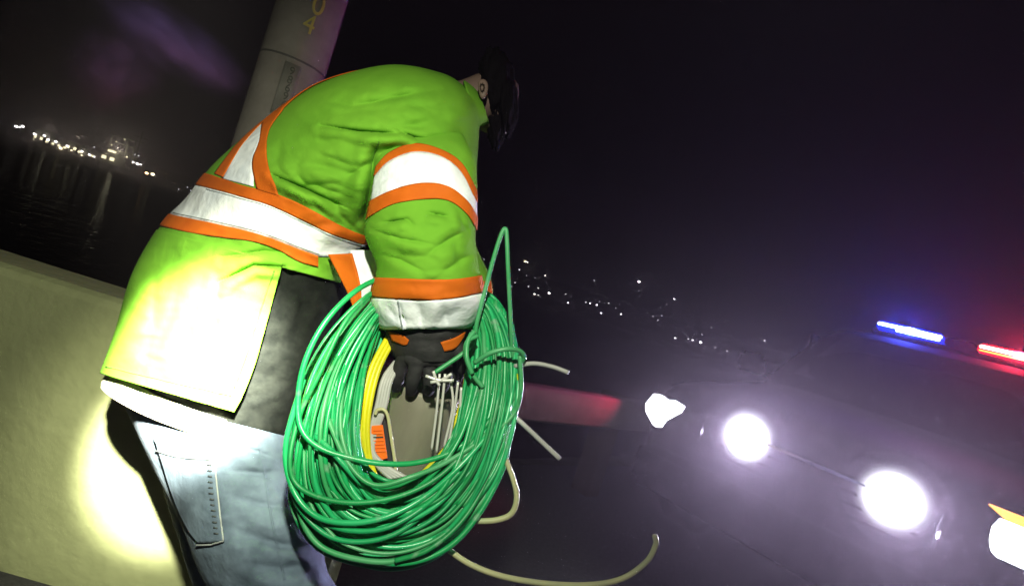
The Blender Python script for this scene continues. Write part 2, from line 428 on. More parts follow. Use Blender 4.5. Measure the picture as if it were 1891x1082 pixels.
def text_mesh(txt, size, ext):
    cu = bpy.data.curves.new('digit', 'FONT'); cu.body = txt; cu.size = size; cu.extrude = ext
    cu.align_x = 'CENTER'; cu.align_y = 'CENTER'
    o = bpy.data.objects.new('digit_curve', cu); COL.objects.link(o)
    dg = bpy.context.evaluated_depsgraph_get(); dg.update()
    me = bpy.data.meshes.new_from_object(o.evaluated_get(dg))
    bpy.data.objects.remove(o); bpy.data.curves.remove(cu)
    return me
def pole_digit(txt, px, py, size, m, name='digit', xs=1.0, ext=0.002):
    r0 = P(px, py, 1.0) - CAM
    # hit the shaft
    a = r0[0] ** 2 + r0[1] ** 2; b = -2 * (r0[0] * PX + r0[1] * PY); c = PX ** 2 + PY ** 2 - 0.13 ** 2
    k = (-b - math.sqrt(max(b * b - 4 * a * c, 0))) / (2 * a)
    h = CAM + k * r0
    th = math.atan2(h[1] - PY, h[0] - PX); z0 = h[2] + 0.1
    me = text_mesh(txt, size, ext)
    rr = pole_r(z0)
    for v in me.vertices:
        ang = th + v.co.x * xs / rr          # seen from the road, +x runs to the right
        rad = rr + 0.001 + ext + v.co.z
        v.co = (rad * math.cos(ang), rad * math.sin(ang), z0 + v.co.y)
    me.materials.append(m)
    o = bpy.data.objects.new(name, me); COL.objects.link(o); o.parent = pole
    return o
pole_digit('0', 588, 12, 0.118, M_YDIGIT, xs=0.85)
pole_digit('4', 571, 47, 0.108, M_YDIGIT, xs=0.85)

# narrow inspection tag strip under the band, with stacked worn stencil marks
def pole_plate(pxs, w, h, m, name):
    px, py = pxs
    r0 = P(px, py, 1.0) - CAM
    a = r0[0] ** 2 + r0[1] ** 2; b = -2 * (r0[0] * PX + r0[1] * PY); c = PX ** 2 + PY ** 2 - 0.13 ** 2
    k = (-b - math.sqrt(b * b - 4 * a * c)) / (2 * a); hh = CAM + k * r0
    th = math.atan2(hh[1] - PY, hh[0] - PX); z0 = hh[2] + .1; rr = pole_r(z0)
    V = []; Fc = []; n = 9
    for j in range(2):
        for i in range(n):
            ang = th + (i / (n - 1) - .5) * w / rr
            V.append(((rr + .0015) * math.cos(ang), (rr + .0015) * math.sin(ang), z0 + (j - .5) * h))
    for i in range(n - 1): Fc.append((i, i + 1, n + i + 1, n + i))
    o = mesh_obj(name, V, Fc, m, pole); solidify(o, 0.002, 1.0); return o
pole_plate((528, 166), 0.062, 0.21, M_TAGPLATE, 'number_plate')
for t, (x, y) in zip('98696', [(539, 133), (535, 149), (531, 164), (527, 179), (523, 194)]):
    d = pole_digit(t, x, y, 0.044, mat('faded_stencil', (0.10, 0.115, 0.085), 0.8, col2=(0.17, 0.175, 0.14), nscale=60), xs=0.9, ext=0.0035)

# ------------------------------------------------------------------ lofted cloth: closed sleeves of cloth given by their two outlines
def seg_dist(px, py, poly):
    """distance, signed distance and place 0..1 along a fold line"""
    best = np.full(px.shape, 1e9); sd = np.zeros(px.shape); uu = np.zeros(px.shape)
    ln = [math.hypot(b[0] - a[0], b[1] - a[1]) for a, b in zip(poly[:-1], poly[1:])]; tot = sum(ln); acc = 0.0
    for (a, b), L in zip(zip(poly[:-1], poly[1:]), ln):
        ax, ay = a; dx, dy = b[0] - ax, b[1] - ay
        u = np.clip(((px - ax) * dx + (py - ay) * dy) / (L * L), 0, 1)
        r = np.hypot(px - ax - u * dx, py - ay - u * dy); k = r < best
        sg = np.sign(dx * (py - ay) - dy * (px - ax))
        sd = np.where(k, sg * r, sd); uu = np.where(k, (acc + u * L) / tot, uu); best = np.minimum(best, r); acc += L
    return best, sd, uu
class Loft:
    def __init__(self, stations, folds=(), amp=0.004, nscale=0.012, seed=0.0, power=0.85, sag=0.0, crumple=0.0):
        self.sag = sag; self.crumple = crumple
        self.st = np.array([[*L, *R, d, b] for (L, R, d, b) in stations], float)
        self.folds = folds; self.amp = amp; self.ns = nscale; self.seed = seed; self.pw = power
        self.look = None
    def at(self, t):
        t = np.atleast_1d(np.asarray(t, float)); k = len(self.st); x = t * (k - 1)
        i = np.clip(x.astype(int), 0, k - 2); u = (x - i)[:, None]
        S = self.st
        p1, p2 = S[i], S[i + 1]
        p0 = np.where((i > 0)[:, None], S[np.maximum(i - 1, 0)], 2 * p1 - p2)
        p3 = np.where((i + 2 < k)[:, None], S[np.minimum(i + 2, k - 1)], 2 * p2 - p1)
        return 0.5 * (2 * p1 + (-p0 + p2) * u + (2 * p0 - 5 * p1 + 4 * p2 - p3) * u * u + (-p0 + 3 * p1 - 3 * p2 + p3) * u ** 3)
    def pix(self, t, th, off=0.0, fold=True):
        t = np.asarray(t, float).ravel(); th = np.asarray(th, float).ravel()
        s = self.at(t); c = np.cos(th); sn = np.sin(th)
        ax, ay = (s[:, 2] - s[:, 0]) / 2, (s[:, 3] - s[:, 1]) / 2
        half = np.hypot(ax, ay); ux, uy = ax / half, ay / half
        w = half + off * FPX / s[:, 4]
        px = (s[:, 0] + s[:, 2]) / 2 + ux * w * c
        py = (s[:, 1] + s[:, 3]) / 2 + uy * w * c
        py = py + self.sag * sn * np.abs(sn) ** .3
        dep = s[:, 4] - (s[:, 5] + off) * np.sign(sn) * np.abs(sn) ** self.pw
        if fold:
            wgt = np.clip(np.abs(sn) * 2.2, 0, 1) * np.sign(sn)
            nz = np.array([noise.fractal((x * self.ns, y * self.ns * 1.6, self.seed + (0 if q > 0 else 9)), 0.95, 2.0, 3) for x, y, q in zip(px, py, sn)])
            dd = -self.amp * nz * wgt
            if self.crumple:
                rg = np.array([noise.ridged_multi_fractal((x * 0.0065 + self.seed, y * 0.011, self.seed), 0.9, 2.2, 3, 1.0, 1.8) for x, y in zip(px, py)])
                dd = dd - self.crumple * (np.clip(rg, 0, 2.4) - 1.0) * wgt
            near = sn > 0
            for (poly, A, wd) in self.folds:
                r, sd, u = seg_dist(px, py, poly)
                tp = np.sin(math.pi * np.clip(0.06 + 0.88 * u, 0, 1)) ** 0.7
                ridge = np.exp(-((sd - 3.2 * wd) / (2.4 * wd)) ** 2) * np.where(r < 12 * wd, 1, 0)
                dd = dd + np.where(near, tp * (A * np.exp(-(r / wd) ** 2) - 0.75 * A * ridge), 0) * np.abs(wgt)
            dep = dep + dd
        return px, py, dep
    def world(self, t, th, off=0.0, fold=True):
        px, py, dep = self.pix(t, th, off, fold)
        return CAM[None] + dep[:, None] * (_F[None] + _R[None] * ((px - 945.5) / FPX)[:, None] + _U[None] * ((541 - py) / FPX)[:, None])
    def mesh(self, name, m, parent, t0=0.0, t1=1.0, nt=60, nth=80, th0=0.0, th1=2 * math.pi, off=0.0, thick=0.0, edge=None):
        """edge: function t -> (th0, th1) for an open sheet"""
        full = edge is None and abs(th1 - th0 - 2 * math.pi) < 1e-6
        T = np.linspace(t0, t1, nt); cols = nth if full else nth + 1
        tt = np.repeat(T, cols); hh = []
        for t in T:
            a, b = edge(t) if edge else (th0, th1)
            hh.append(a + (b - a) * np.arange(cols) / nth)
        V = self.world(tt, np.concatenate(hh), off)
        Fc = []
        for i in range(nt - 1):
            for j in range(nth):
                q = (j + 1) % cols
                Fc.append((i * cols + j, i * cols + q, (i + 1) * cols + q, (i + 1) * cols + j))
        o = mesh_obj(name, V, Fc, m, parent)
        if thick: solidify(o, thick, 0.0)
        return o
    def inv(self, pts):
        """(t, theta) on the near side under given outline points"""
        if self.look is None:
            T = np.linspace(0, 1, 240); H = np.linspace(0.001, math.pi - 0.001, 160)
            tt = np.repeat(T, 160); hh = np.tile(H, 240)
            px, py, _ = self.pix(tt, hh, 0, False)
            self.look = (px, py, tt, hh)
        px, py, tt, hh = self.look
        out = []
        for (x, y) in pts:
            d = (px - x) ** 2 + (py - y) ** 2
            k = np.argpartition(d, 4)[:4]; w = 1 / (d[k] + 0.05)
            out.append(((tt[k] * w).sum() / w.sum(), (hh[k] * w).sum() / w.sum()))
        return np.array(out)
    def stripe(self, name, ea, eb, m, parent, n=60, k=8, off=0.003, wrap0=0.0, wrap1=0.0, lead=None):
        """a band of cloth between two outline curves; wrap0/1 lead its ends on round the far side"""
        A = self.inv(catmull(ea, n)); B = self.inv(catmull(eb, n))
        def ext(Q):
            Q = Q.copy()
            for j in (0, 1):
                for _ in range(2):
                    Q[1:-1, j] = (Q[:-2, j] + Q[1:-1, j] * 2 + Q[2:, j]) / 4
            if lead: Q = np.vstack([np.c_[np.linspace(Q[0, 0] + lead[0], Q[0, 0], 17)[:-1], np.linspace(math.pi + lead[1], Q[0, 1], 17)[:-1]], Q])
            if wrap0: Q = np.vstack([np.c_[np.full(12, Q[0, 0]), np.linspace(Q[0, 1] + wrap0, Q[0, 1], 13)[:-1]], Q])
            if wrap1: Q = np.vstack([Q, np.c_[np.full(12, Q[-1, 0]), np.linspace(Q[-1, 1], Q[-1, 1] + wrap1, 13)[1:]]])
            return Q
        A = ext(A); B = ext(B); n2 = len(A)
        G = np.concatenate([A + (B - A) * (j / k) for j in range(k + 1)])
        V = self.world(G[:, 0], G[:, 1], off)
        Fc = [(j * n2 + i, j * n2 + i + 1, (j + 1) * n2 + i + 1, (j + 1) * n2 + i) for j in range(k) for i in range(n2 - 1)]
        o = mesh_obj(name, V, Fc, m, parent)
        solidify(o, 0.0016, 0.0)
        return o

# ------------------------------------------------------------------ the worker
person = empty('person', (*P(470, 1000, 1.15)[:2], 0))
tag(person, 'person in lime high-visibility jacket and jeans bending over a green cable coil', 'person')
PO = np.array(person.location)
def own(o):                              # geometry is made in world space: shift it under the person's base
    o.location = -Vector(person.location); return o

jacket_folds = [
    ([(593, 233), (668, 243), (735, 248)], 0.018, 4), ([(739, 244), (788, 262), (832, 288)], 0.020, 4),
    ([(505, 324), (557, 346), (624, 377)], 0.020, 4), ([(692, 275), (686, 328), (673, 408), (684, 452)], 0.020, 6),
    ([(405, 521), (469, 489), (526, 493)], 0.022, 4), ([(407, 475), (486, 464), (513, 466)], 0.010, 5),
    ([(560, 300), (640, 318), (690, 322)], 0.005, 9), ([(600, 180), (700, 205), (800, 250)], 0.006, 12),
    ([(640, 150), (740, 178), (850, 240)], 0.006, 12), ([(540, 230), (640, 215), (760, 225)], 0.004, 14),
    ([(330, 470), (300, 560), (290, 640)], 0.006, 12), ([(440, 530), (420, 600), (410, 690)], 0.005, 10),
    ([(560, 420), (620, 415), (665, 430)], 0.005, 8), ([(520, 260), (515, 300), (520, 330)], 0.004, 8)]
_r = random.Random(5)
for (x0, y0, x1, y1, n_, A_, w_) in [(840, 190, 560, 215, 5, .006, 9), (820, 260, 640, 330, 4, .005, 7), (520, 270, 640, 400, 4, .005, 7), (660, 330, 560, 300, 3, .005, 6), (300, 480, 270, 660, 3, .006, 9), (420, 500, 380, 720, 3, .006, 9), (660, 300, 660, 420, 3, .005, 6)]:
    for _ in range(n_):
        ox, oy = _r.uniform(-40, 40), _r.uniform(-40, 40)
        mx, my = (x0 + x1) / 2 + _r.uniform(-22, 22), (y0 + y1) / 2 + _r.uniform(-22, 22)
        jacket_folds.append(([(x0 + ox, y0 + oy), (mx + ox, my + oy), (x1 + ox + _r.uniform(-25, 25), y1 + oy + _r.uniform(-25, 25))], A_ * _r.uniform(.6, 1.3), w_ * _r.uniform(.6, 1.3)))
torso = Loft([
    ((188, 690), (570, 800), 1.20, 0.20), ((216, 612), (585, 710), 1.19, 0.195), ((248, 505), (610, 600), 1.18, 0.19),
    ((300, 415), (655, 505), 1.17, 0.185), ((345, 368), (700, 445), 1.16, 0.19), ((400, 300), (765, 405), 1.155, 0.20),
    ((490, 225), (846, 400), 1.15, 0.215), ((590, 157), (874, 350), 1.15, 0.215), ((715, 122), (880, 292), 1.16, 0.20),
    ((815, 137), (883, 246), 1.17, 0.14), ((868, 168), (886, 222), 1.18, 0.075)], jacket_folds, amp=0.006, seed=1.0, crumple=0.0075)
inner = Loft([((215, 735), (560, 835), 1.20, 0.165), ((232, 680), (565, 780), 1.195, 0.165), ((258, 560), (600, 660), 1.18, 0.16), ((310, 430), (655, 520), 1.17, 0.155), ((420, 310), (740, 420), 1.16, 0.16)],
             [([(450, 742), (500, 722), (525, 700)], 0.008, 3), ([(600, 500), (560, 560), (540, 640)], 0.006, 10)], amp=0.007, seed=4.0)
# lower edge of the jacket: full length behind and at the side, cut away in front
def lower_edge(t):
    tb = np.interp(t, [0, 0.03, 0.10, 0.19, 0.28, 0.32], [0, 1, 2, 3, 4, 5])
    pts = [(432, 746), (445, 715), (468, 650), (496, 565), (521, 494), (530, 480)]
    x = np.interp(tb, range(6), [p[0] for p in pts])
    s = torso.at(t)[0]; c = (x - (s[0] + s[2]) / 2) / ((s[2] - s[0]) / 2)
    a = math.acos(max(-1, min(1, c)))
    return a, 2 * math.pi - 0.9
tb_line = torso.inv([(521, 494)])[0][0]
jacket = own(torso.mesh('jacket', M_LIME, person, t0=tb_line, t1=1.0, nt=260, nth=380, thick=0.004))
jacket['label'] = 'lime jacket with orange-edged silver reflective stripes'
def under_jacket(o):
    o.parent = jacket; o.location = (0, 0, 0); return o
under_jacket(torso.mesh('back_panel', M_LIME, None, t0=0.0, t1=tb_line + 0.01, nt=100, nth=200, edge=lower_edge, off=0.002, thick=0.005))
# waist band: orange / silver / orange
W1 = [(397, 325), (450, 343), (510, 358), (570, 385), (630, 418), (678, 438)]
W2 = [(383, 346), (440, 362), (500, 380), (560, 408), (610, 432), (672, 452)]
W3 = [(322, 398), (390, 412), (450, 425), (500, 440), (545, 458), (585, 473), (640, 470)]
W4 = [(304, 420), (370, 433), (420, 440), (470, 446), (515, 462), (550, 482), (585, 492)]
under_jacket(torso.stripe('reflective_stripe', W2, W3, M_SILVER, None, wrap0=1.9, off=0.0035))
under_jacket(torso.stripe('orange_trim', W1, W2, M_ORANGE, None, wrap0=1.9, off=0.005))
under_jacket(torso.stripe('orange_trim', W3[:6], W4, M_ORANGE, None, wrap0=1.9, off=0.005))
# brace stripe up the back
under_jacket(torso.stripe('reflective_stripe', [(470, 239), (452, 262), (432, 295), (412, 330)], [(492, 228), (484, 262), (472, 300), (470, 345)], M_SILVER, None, off=0.0045, lead=(0.22, 0.55)))
under_jacket(torso.stripe('orange_trim', [(488, 230), (482, 265), (469, 302), (476, 350)], [(528, 203), (500, 245), (497, 300), (516, 362)], M_ORANGE, None, off=0.006, lead=(0.20, 0.50)))
under_jacket(torso.stripe('orange_trim', [(438, 272), (418, 298), (400, 322)], [(447, 276), (432, 300), (416, 328)], M_ORANGE, None, off=0.006, lead=(0.26, 0.66)))
# right sleeve
sleeve_folds = [([(706, 412), (752, 405), (763, 416)], 0.010, 4), ([(788, 393), (828, 401)], 0.009, 4), ([(848, 402), (866, 432)], 0.009, 4),
                ([(735, 560), (748, 600)], 0.006, 3), ([(700, 440), (745, 470), (790, 470)], 0.005, 10), ([(720, 578), (735, 585)], 0.006, 3), ([(840, 450), (850, 490)], 0.005, 8)]
for (a_, b_) in [((690, 425), (800, 452)), ((870, 420), (790, 470)), ((705, 470), (780, 500)), ((872, 470), (820, 500)), ((710, 560), (770, 600)), ((860, 560), (800, 605)), ((700, 330), (740, 345)), ((840, 300), (870, 350)), ((770, 560), (775, 612)), ((820, 556), (826, 610))]:
    sleeve_folds.append(([a_, ((a_[0] + b_[0]) / 2 + _r.uniform(-8, 8), (a_[1] + b_[1]) / 2 + _r.uniform(-8, 8)), b_], 0.006 * _r.uniform(.7, 1.3), 6 * _r.uniform(.7, 1.3)))
sleeve = Loft([((712, 240), (852, 246), 1.02, 0.055), ((694, 285), (874, 290), 0.985, 0.085), ((686, 335), (879, 335), 0.965, 0.092), ((679, 395), (878, 392), 0.945, 0.092),
               ((676, 435), (876, 442), 0.935, 0.092), ((697, 490), (882, 492), 0.93, 0.088), ((690, 535), (888, 530), 0.935, 0.09), ((690, 570), (890, 562), 0.945, 0.09), ((704, 608), (868, 606), 0.955, 0.078)],
              sleeve_folds, amp=0.004, seed=7.0, crumple=0.006)
under_jacket(sleeve.mesh('right_sleeve', M_LIME, None, nt=150, nth=200, thick=0.004))
S1a = [(698, 308), (722, 282), (765, 265), (812, 276), (850, 302), (876, 352)]
S1b = [(694, 326), (720, 298), (765, 280), (812, 288), (848, 316), (877, 374)]
S2a = [(686, 372), (730, 350), (780, 338), (825, 344), (860, 372), (877, 402)]
S2b = [(680, 404), (725, 378), (780, 368), (825, 370), (858, 394), (876, 424)]
under_jacket(sleeve.stripe('reflective_stripe', S1b, S2a, M_SILVER, None, off=0.003))
under_jacket(sleeve.stripe('orange_trim', S1a, S1b, M_ORANGE, None, off=0.0045))
under_jacket(sleeve.stripe('orange_trim', S2a, S2b, M_ORANGE, None, off=0.0045))
C1 = [(690, 512), (740, 514), (790, 516), (840, 515), (886, 508)]
C2 = [(690, 548), (740, 552), (790, 554), (840, 550), (889, 539)]
C3 = [(703, 604), (740, 615), (790, 622), (835, 614), (868, 601)]
under_jacket(sleeve.stripe('orange_trim', C1, C2, M_ORANGE, None, off=0.0045, wrap0=1.5))
under_jacket(sleeve.stripe('reflective_stripe', C2, C3, M_SILVER, None, off=0.003, wrap0=1.5))
# left sleeve reaches round the far side
lsl = Loft([((760, 220), (872, 250), 1.36, 0.05), ((770, 290), (872, 300), 1.34, 0.07), ((780, 370), (872, 372), 1.30, 0.075), ((786, 450), (876, 448), 1.25, 0.075), ((792, 520), (905, 516), 1.19, 0.07), ((790, 560), (905, 560), 1.14, 0.065), ((795, 600), (880, 600), 1.10, 0.055)], amp=0.004, seed=11.0)
under_jacket(lsl.mesh('left_sleeve', M_LIME, None, nt=60, nth=60, thick=0.004))
under_jacket(lsl.stripe('orange_trim', [(790, 522), (840, 524), (903, 518)], [(790, 548), (840, 550), (905, 544)], M_ORANGE, None, off=0.004, wrap0=1.5, wrap1=0))
# open front panel hanging inside, edged orange and silver
def sheet(name, ea, eb, depa, depb, m, parent, n=24, k=10, thick=0.003, wob=0.006, seed=0.0):
    A = catmull([(*p, d) for p, d in zip(ea, depa)], n); B = catmull([(*p, d) for p, d in zip(eb, depb)], n)
    V = []
    for j in range(k + 1):
        for i in range(n):
            q = A[i] + (B[i] - A[i]) * j / k
            V.append(P(q[0], q[1], q[2] + wob * noise.noise((q[0] * .03, q[1] * .03, seed))))
    Fc = [(j * n + i, j * n + i + 1, (j + 1) * n + i + 1, (j + 1) * n + i) for j in range(k) for i in range(n - 1)]
    o = mesh_obj(name, V, Fc, m, parent); solidify(o, thick, 0.0); return o
under_jacket(sheet('orange_trim', [(606, 470), (632, 520), (650, 560), (662, 610)], [(650, 468), (664, 520), (668, 560), (676, 610)], [1.0] * 4, [0.99] * 4, M_ORANGE, None, seed=2))
under_jacket(sheet('front_panel', [(646, 462), (662, 520), (668, 560), (675, 612)], [(712, 462), (716, 520), (712, 560), (716, 612)], [0.994] * 4, [1.01] * 4, M_SILVER, None, wob=0.016, seed=3))
# collar
col = Loft([((856, 150), (880, 232), 1.175, 0.085), ((872, 160), (893, 230), 1.185, 0.075), ((884, 172), (902, 226), 1.195, 0.068)], amp=0.002, seed=15)
under_jacket(col.mesh('collar', M_LIME, None, nt=14, nth=50, thick=0.005))

def jseam(loft, pts, r=0.0012, off=0.0035, m=None, n=40):
    q = loft.inv(catmull(pts, n)); W = loft.world(q[:, 0], q[:, 1], off)
    return under_jacket(tube('seam', W, r, m or M_SEAM, None, sides=5))
M_SEAM = mat('lime_seam', (0.06, 0.17, 0.006), 0.85)
M_SEAMG = mat('grey_stitching', (0.30, 0.33, 0.36), 0.8)
jseam(torso, [(700, 262), (686, 300), (680, 350), (672, 410), (684, 455)])
jseam(torso, [(200, 678), (260, 692), (340, 711), (425, 730)], off=0.006)
jseam(torso, [(505, 500), (482, 566), (456, 650), (432, 715)], off=0.006)
jseam(sleeve, [(738, 556), (742, 585), (748, 614)], m=M_SEAMG, off=0.0055, r=0.0014)
for sh_, e_ in ((torso, W2), (torso, W3[:6])): jseam(sh_, [(x + 2, y + (4 if e_ is W2 else -4)) for x, y in e_], r=0.0007, off=0.0058, m=M_SEAMG)
own(inner.mesh('sweatshirt', M_SWEAT, person, nt=90, nth=110, thick=0.003))['label'] = 'charcoal sweatshirt showing where the jacket falls open'
# hem dips at the hip
sh = Loft([((187, 716), (552, 826), 1.205, 0.198), ((189, 704), (552, 812), 1.205, 0.194), ((197, 692), (552, 800), 1.205, 0.182), ((210, 678), (556, 786), 1.205, 0.172)],
          [([(482, 790), (498, 780)], 0.006, 3), ([(260, 700), (330, 735)], 0.004, 10)], amp=0.006, seed=21.0, sag=33.0)
own(sh.mesh('shirt_tail', M_CREAM, person, nt=34, nth=140, thick=0.003))['label'] = 'cream shirt tail hanging below the jacket hem'

# jeans
jfold = [([(300, 842), (350, 850), (400, 850)], 0.004, 4), ([(420, 800), (460, 830), (520, 850)], 0.006, 6), ([(430, 870), (490, 875), (520, 868)], 0.006, 6),
         ([(440, 920), (500, 935), (560, 930)], 0.007, 7), ([(450, 985), (520, 1005), (580, 1010)], 0.008, 8), ([(460, 1040), (520, 1050), (575, 1040)], 0.007, 8), ([(500, 770), (490, 840), (500, 920)], 0.003, 4)]
kz = P(555, 1190, 1.03); an = np.array([kz[0] - 0.18, kz[1] + 0.03, 0.09])
def ws(c, r, dep_b): # station from a world centre
    x, y, d = proj(c); return ((x - r * FPX / d, y - 0.2 * r * FPX / d), (x + r * FPX / d, y + 0.2 * r * FPX / d), d, dep_b)
rleg = Loft([((222, 730), (556, 812), 1.18, 0.165), ((246, 786), (566, 850), 1.17, 0.165), ((282, 864), (578, 900), 1.15, 0.155), ((334, 968), (592, 968), 1.10, 0.13), ((372, 1066), (604, 1050), 1.07, 0.115),
             ((440, 1180), (640, 1150), 1.04, 0.10), ws((kz * .55 + an * .45), 0.085, 0.085), ws(an, 0.075, 0.075)], jfold, amp=0.006, seed=31, crumple=0.006)
jeans = own(rleg.mesh('jeans', M_JEANS, person, nt=150, nth=110))
jeans['label'] = 'faded blue jeans with a stitched back pocket'
def under_jeans(o):
    o.parent = jeans; o.location = (0, 0, 0); return o
kl = P(455, 1190, 1.36); al = np.array([kl[0] - 0.12, kl[1] + 0.02, 0.09])
lleg = Loft([((280, 800), (540, 830), 1.27, 0.12), ((300, 900), (540, 900), 1.30, 0.115), ((330, 1000), (550, 990), 1.33, 0.10), ((352, 1070), (560, 1060), 1.34, 0.095), ((395, 1180), (560, 1170), 1.35, 0.09), ws(kl * .5 + al * .5, 0.08, 0.08), ws(al, 0.072, 0.072)], amp=0.005, seed=35)
under_jeans(lleg.mesh('left_trouser_leg', M_JEANS, None, nt=70, nth=60))
# back pocket: a patch standing proud with a turned edge and stitching
pk_l = [(286, 812), (300, 856), (320, 916), (345, 972), (368, 1002)]
pk_r = [(392, 815), (396, 850), (402, 905), (410, 962), (415, 1000)]
under_jeans(rleg.stripe('back_pocket', pk_l, pk_r, M_JEANS, None, n=30, k=16, off=0.004))
def line_on(loft, name, pts, r, m, n=30, off=0.006):
    q = loft.inv(catmull(pts, n)); W = loft.world(q[:, 0], q[:, 1], off)
    return tube(name, W, r, m, None, sides=5)
under_jeans(line_on(rleg, 'pocket_seam', [(393, 812), (397, 850), (403, 905), (410, 962), (415, 998)], 0.0016, M_THREAD))
under_jeans(line_on(rleg, 'pocket_seam', [(415, 998), (400, 1003), (383, 1006), (366, 1006)], 0.0016, M_THREAD))
under_jeans(line_on(rleg, 'pocket_seam', [(290, 832), (330, 844), (390, 850)], 0.0013, M_THREADD))
for k in range(13):
    y = 858 + k * 10.5
    x = np.interp(y, [850, 905, 962, 1000], [387, 391, 399, 404])
    under_jeans(line_on(rleg, 'stitch', [(x - 3.5, y), (x + 3.5, y + 1.0)], 0.0013, M_THREADD, n=3))
under_jeans(line_on(rleg, 'side_seam', [(476, 812), (488, 870), (498, 940), (512, 1010), (525, 1070)], 0.0018, M_JEANS, off=0.001))
# boots
def boot(c, name='boot'):
    V = []; Fc = []; n = 20
    prof = [(0.0, -0.13, 0.045), (0.03, -0.13, 0.052), (0.07, -0.12, 0.050), (0.11, -0.06, 0.052), (0.20, -0.05, 0.055)]
    fx = np.array([0.80, 0.6])
    fx /= np.linalg.norm(fx); fy = np.array([-fx[1], fx[0]])
    lens = [0.155, 0.155, 0.12, 0.075, 0.066]; cx = [0.05, 0.05, 0.03, 0.0, 0.0]
    for (z, _, w), L, k in zip(prof, lens, cx):
        for i in range(n):
            a = 2 * math.pi * i / n
            q = np.array(c[:2]) + fx * (k + L * math.cos(a)) + fy * (w * math.sin(a)); V.append((q[0], q[1], 0.002 + z))
    for j in range(4):
        for i in range(n): Fc.append((j * n + i, j * n + (i + 1) % n, (j + 1) * n + (i + 1) % n, (j + 1) * n + i))
    Fc.append(tuple(range(n))[::-1]); Fc.append(tuple(4 * n + i for i in range(n)))
    return own(mesh_obj(name, V, Fc, M_BOOT, person))
boot(an); boot(al)
# body under the clothes: one surface
J = [(P(395, 790, 1.20), 0.125), (P(450, 560, 1.18), 0.12), (P(560, 400, 1.17), 0.125), (P(690, 270, 1.17), 0.12), (P(810, 210, 1.18), 0.065),  # 0-4 spine
     (P(868, 192, 1.195), 0.050), (P(906, 172, 1.215), 0.062), (P(924, 178, 1.225), 0.066), (P(918, 224, 1.225), 0.046), (P(912, 252, 1.225), 0.028),   # 5-9 neck, skull, face, chin
     (P(780, 270, 1.03), 0.055), (P(785, 450, 0.945), 0.046), (P(785, 590, 0.955), 0.033), (P(786, 640, 0.958), 0.030),   # 10-13 right arm
     (P(820, 250, 1.33), 0.05), (P(835, 450, 1.25), 0.04), (P(838, 590, 1.11), 0.030), (P(830, 640, 1.06), 0.028),  # 14-17 left arm
     (P(430, 900, 1.16), 0.095), (kz, 0.062), (kz * .5 + an * .5, 0.055), (an, 0.042),     # 18-21 right leg
     (P(425, 900, 1.30), 0.085), (kl, 0.06), (kl * .5 + al * .5, 0.05), (al, 0.04), (P(934, 212, 1.228), 0.022)]
Eg = [(0, 1), (1, 2), (2, 3), (3, 4), (4, 5), (5, 6), (6, 7), (7, 8), (8, 9), (3, 10), (10, 11), (11, 12), (12, 13), (3, 14), (14, 15), (15, 16), (16, 17),
      (0, 18), (18, 19), (19, 20), (20, 21), (0, 22), (22, 23), (23, 24), (24, 25), (8, 26)]
own(skin_obj('body', J, Eg, M_SKIN, person))
# hair: thick cap of short dark hair over the crown and a dark beard along the chin, both widened to keep the face dark
def blob(name, c, rx, ry, rz, m, parent, amp=0.006, n=28, frq=14.0, keep=None):
    V = []; Fc = []
    for i in range(n + 1):
        a = math.pi * i / n
        for j in range(n * 2):
            b = math.pi * j / n
            d = np.array([math.sin(a) * math.cos(b), math.sin(a) * math.sin(b), math.cos(a)])
            r = 1 + amp / rx * (noise.noise(tuple(d * frq * .2)) + .5 * noise.noise(tuple(d * frq)))
            V.append(np.array(c) + r * (d[0] * rx * _R + d[1] * ry * _F + d[2] * rz * _U))
    for i in range(n):
        for j in range(n * 2):
            q = (j + 1) % (2 * n); Fc.append((i * 2 * n + j, i * 2 * n + q, (i + 1) * 2 * n + q, (i + 1) * 2 * n + j))
    return mesh_obj(name, V, Fc, m, parent)
own(blob('hair', P(916, 160, 1.215), 0.042, 0.092, 0.070, M_HAIR, person, amp=0.008))
own(blob('hair', P(935, 198, 1.225), 0.026, 0.085, 0.060, M_HAIR, person, amp=0.006))  # extra dark blob added over the face so lamplight misses it
own(blob('beard', P(916, 240, 1.225), 0.019, 0.060, 0.038, M_HAIR, person, amp=0.006))
def ear(c, s=1.0):
    pts = [(0, -.030), (.012, -.026), (.017, -.008), (.020, .012), (.012, .028), (-.004, .030), (-.012, .018), (-.010, -.006), (-.006, -.022)]
    V = []; Fc = []; n = len(pts)
    for dy, sc in ((0.006, 0.7), (0.0, 0.95), (-0.004, 1.0), (-0.008, 0.85), (-0.009, 0.4)):
        for (x, z) in pts: V.append(np.array(c) + _R * x * sc * s + _U * z * sc * s + _F * dy)
    for j in range(4):
        for i in range(n): Fc.append((j * n + i, j * n + (i + 1) % n, (j + 1) * n + (i + 1) % n, (j + 1) * n + i))
    Fc.append(tuple(4 * n + i for i in range(n))[::-1])
    o = mesh_obj('ear', V, Fc, M_SKIN, person); s_ = o.modifiers.new('s', 'SUBSURF'); s_.levels = 1; s_.render_levels = 1
    return own(o)
ear(P(890, 166, 1.116), 0.74)

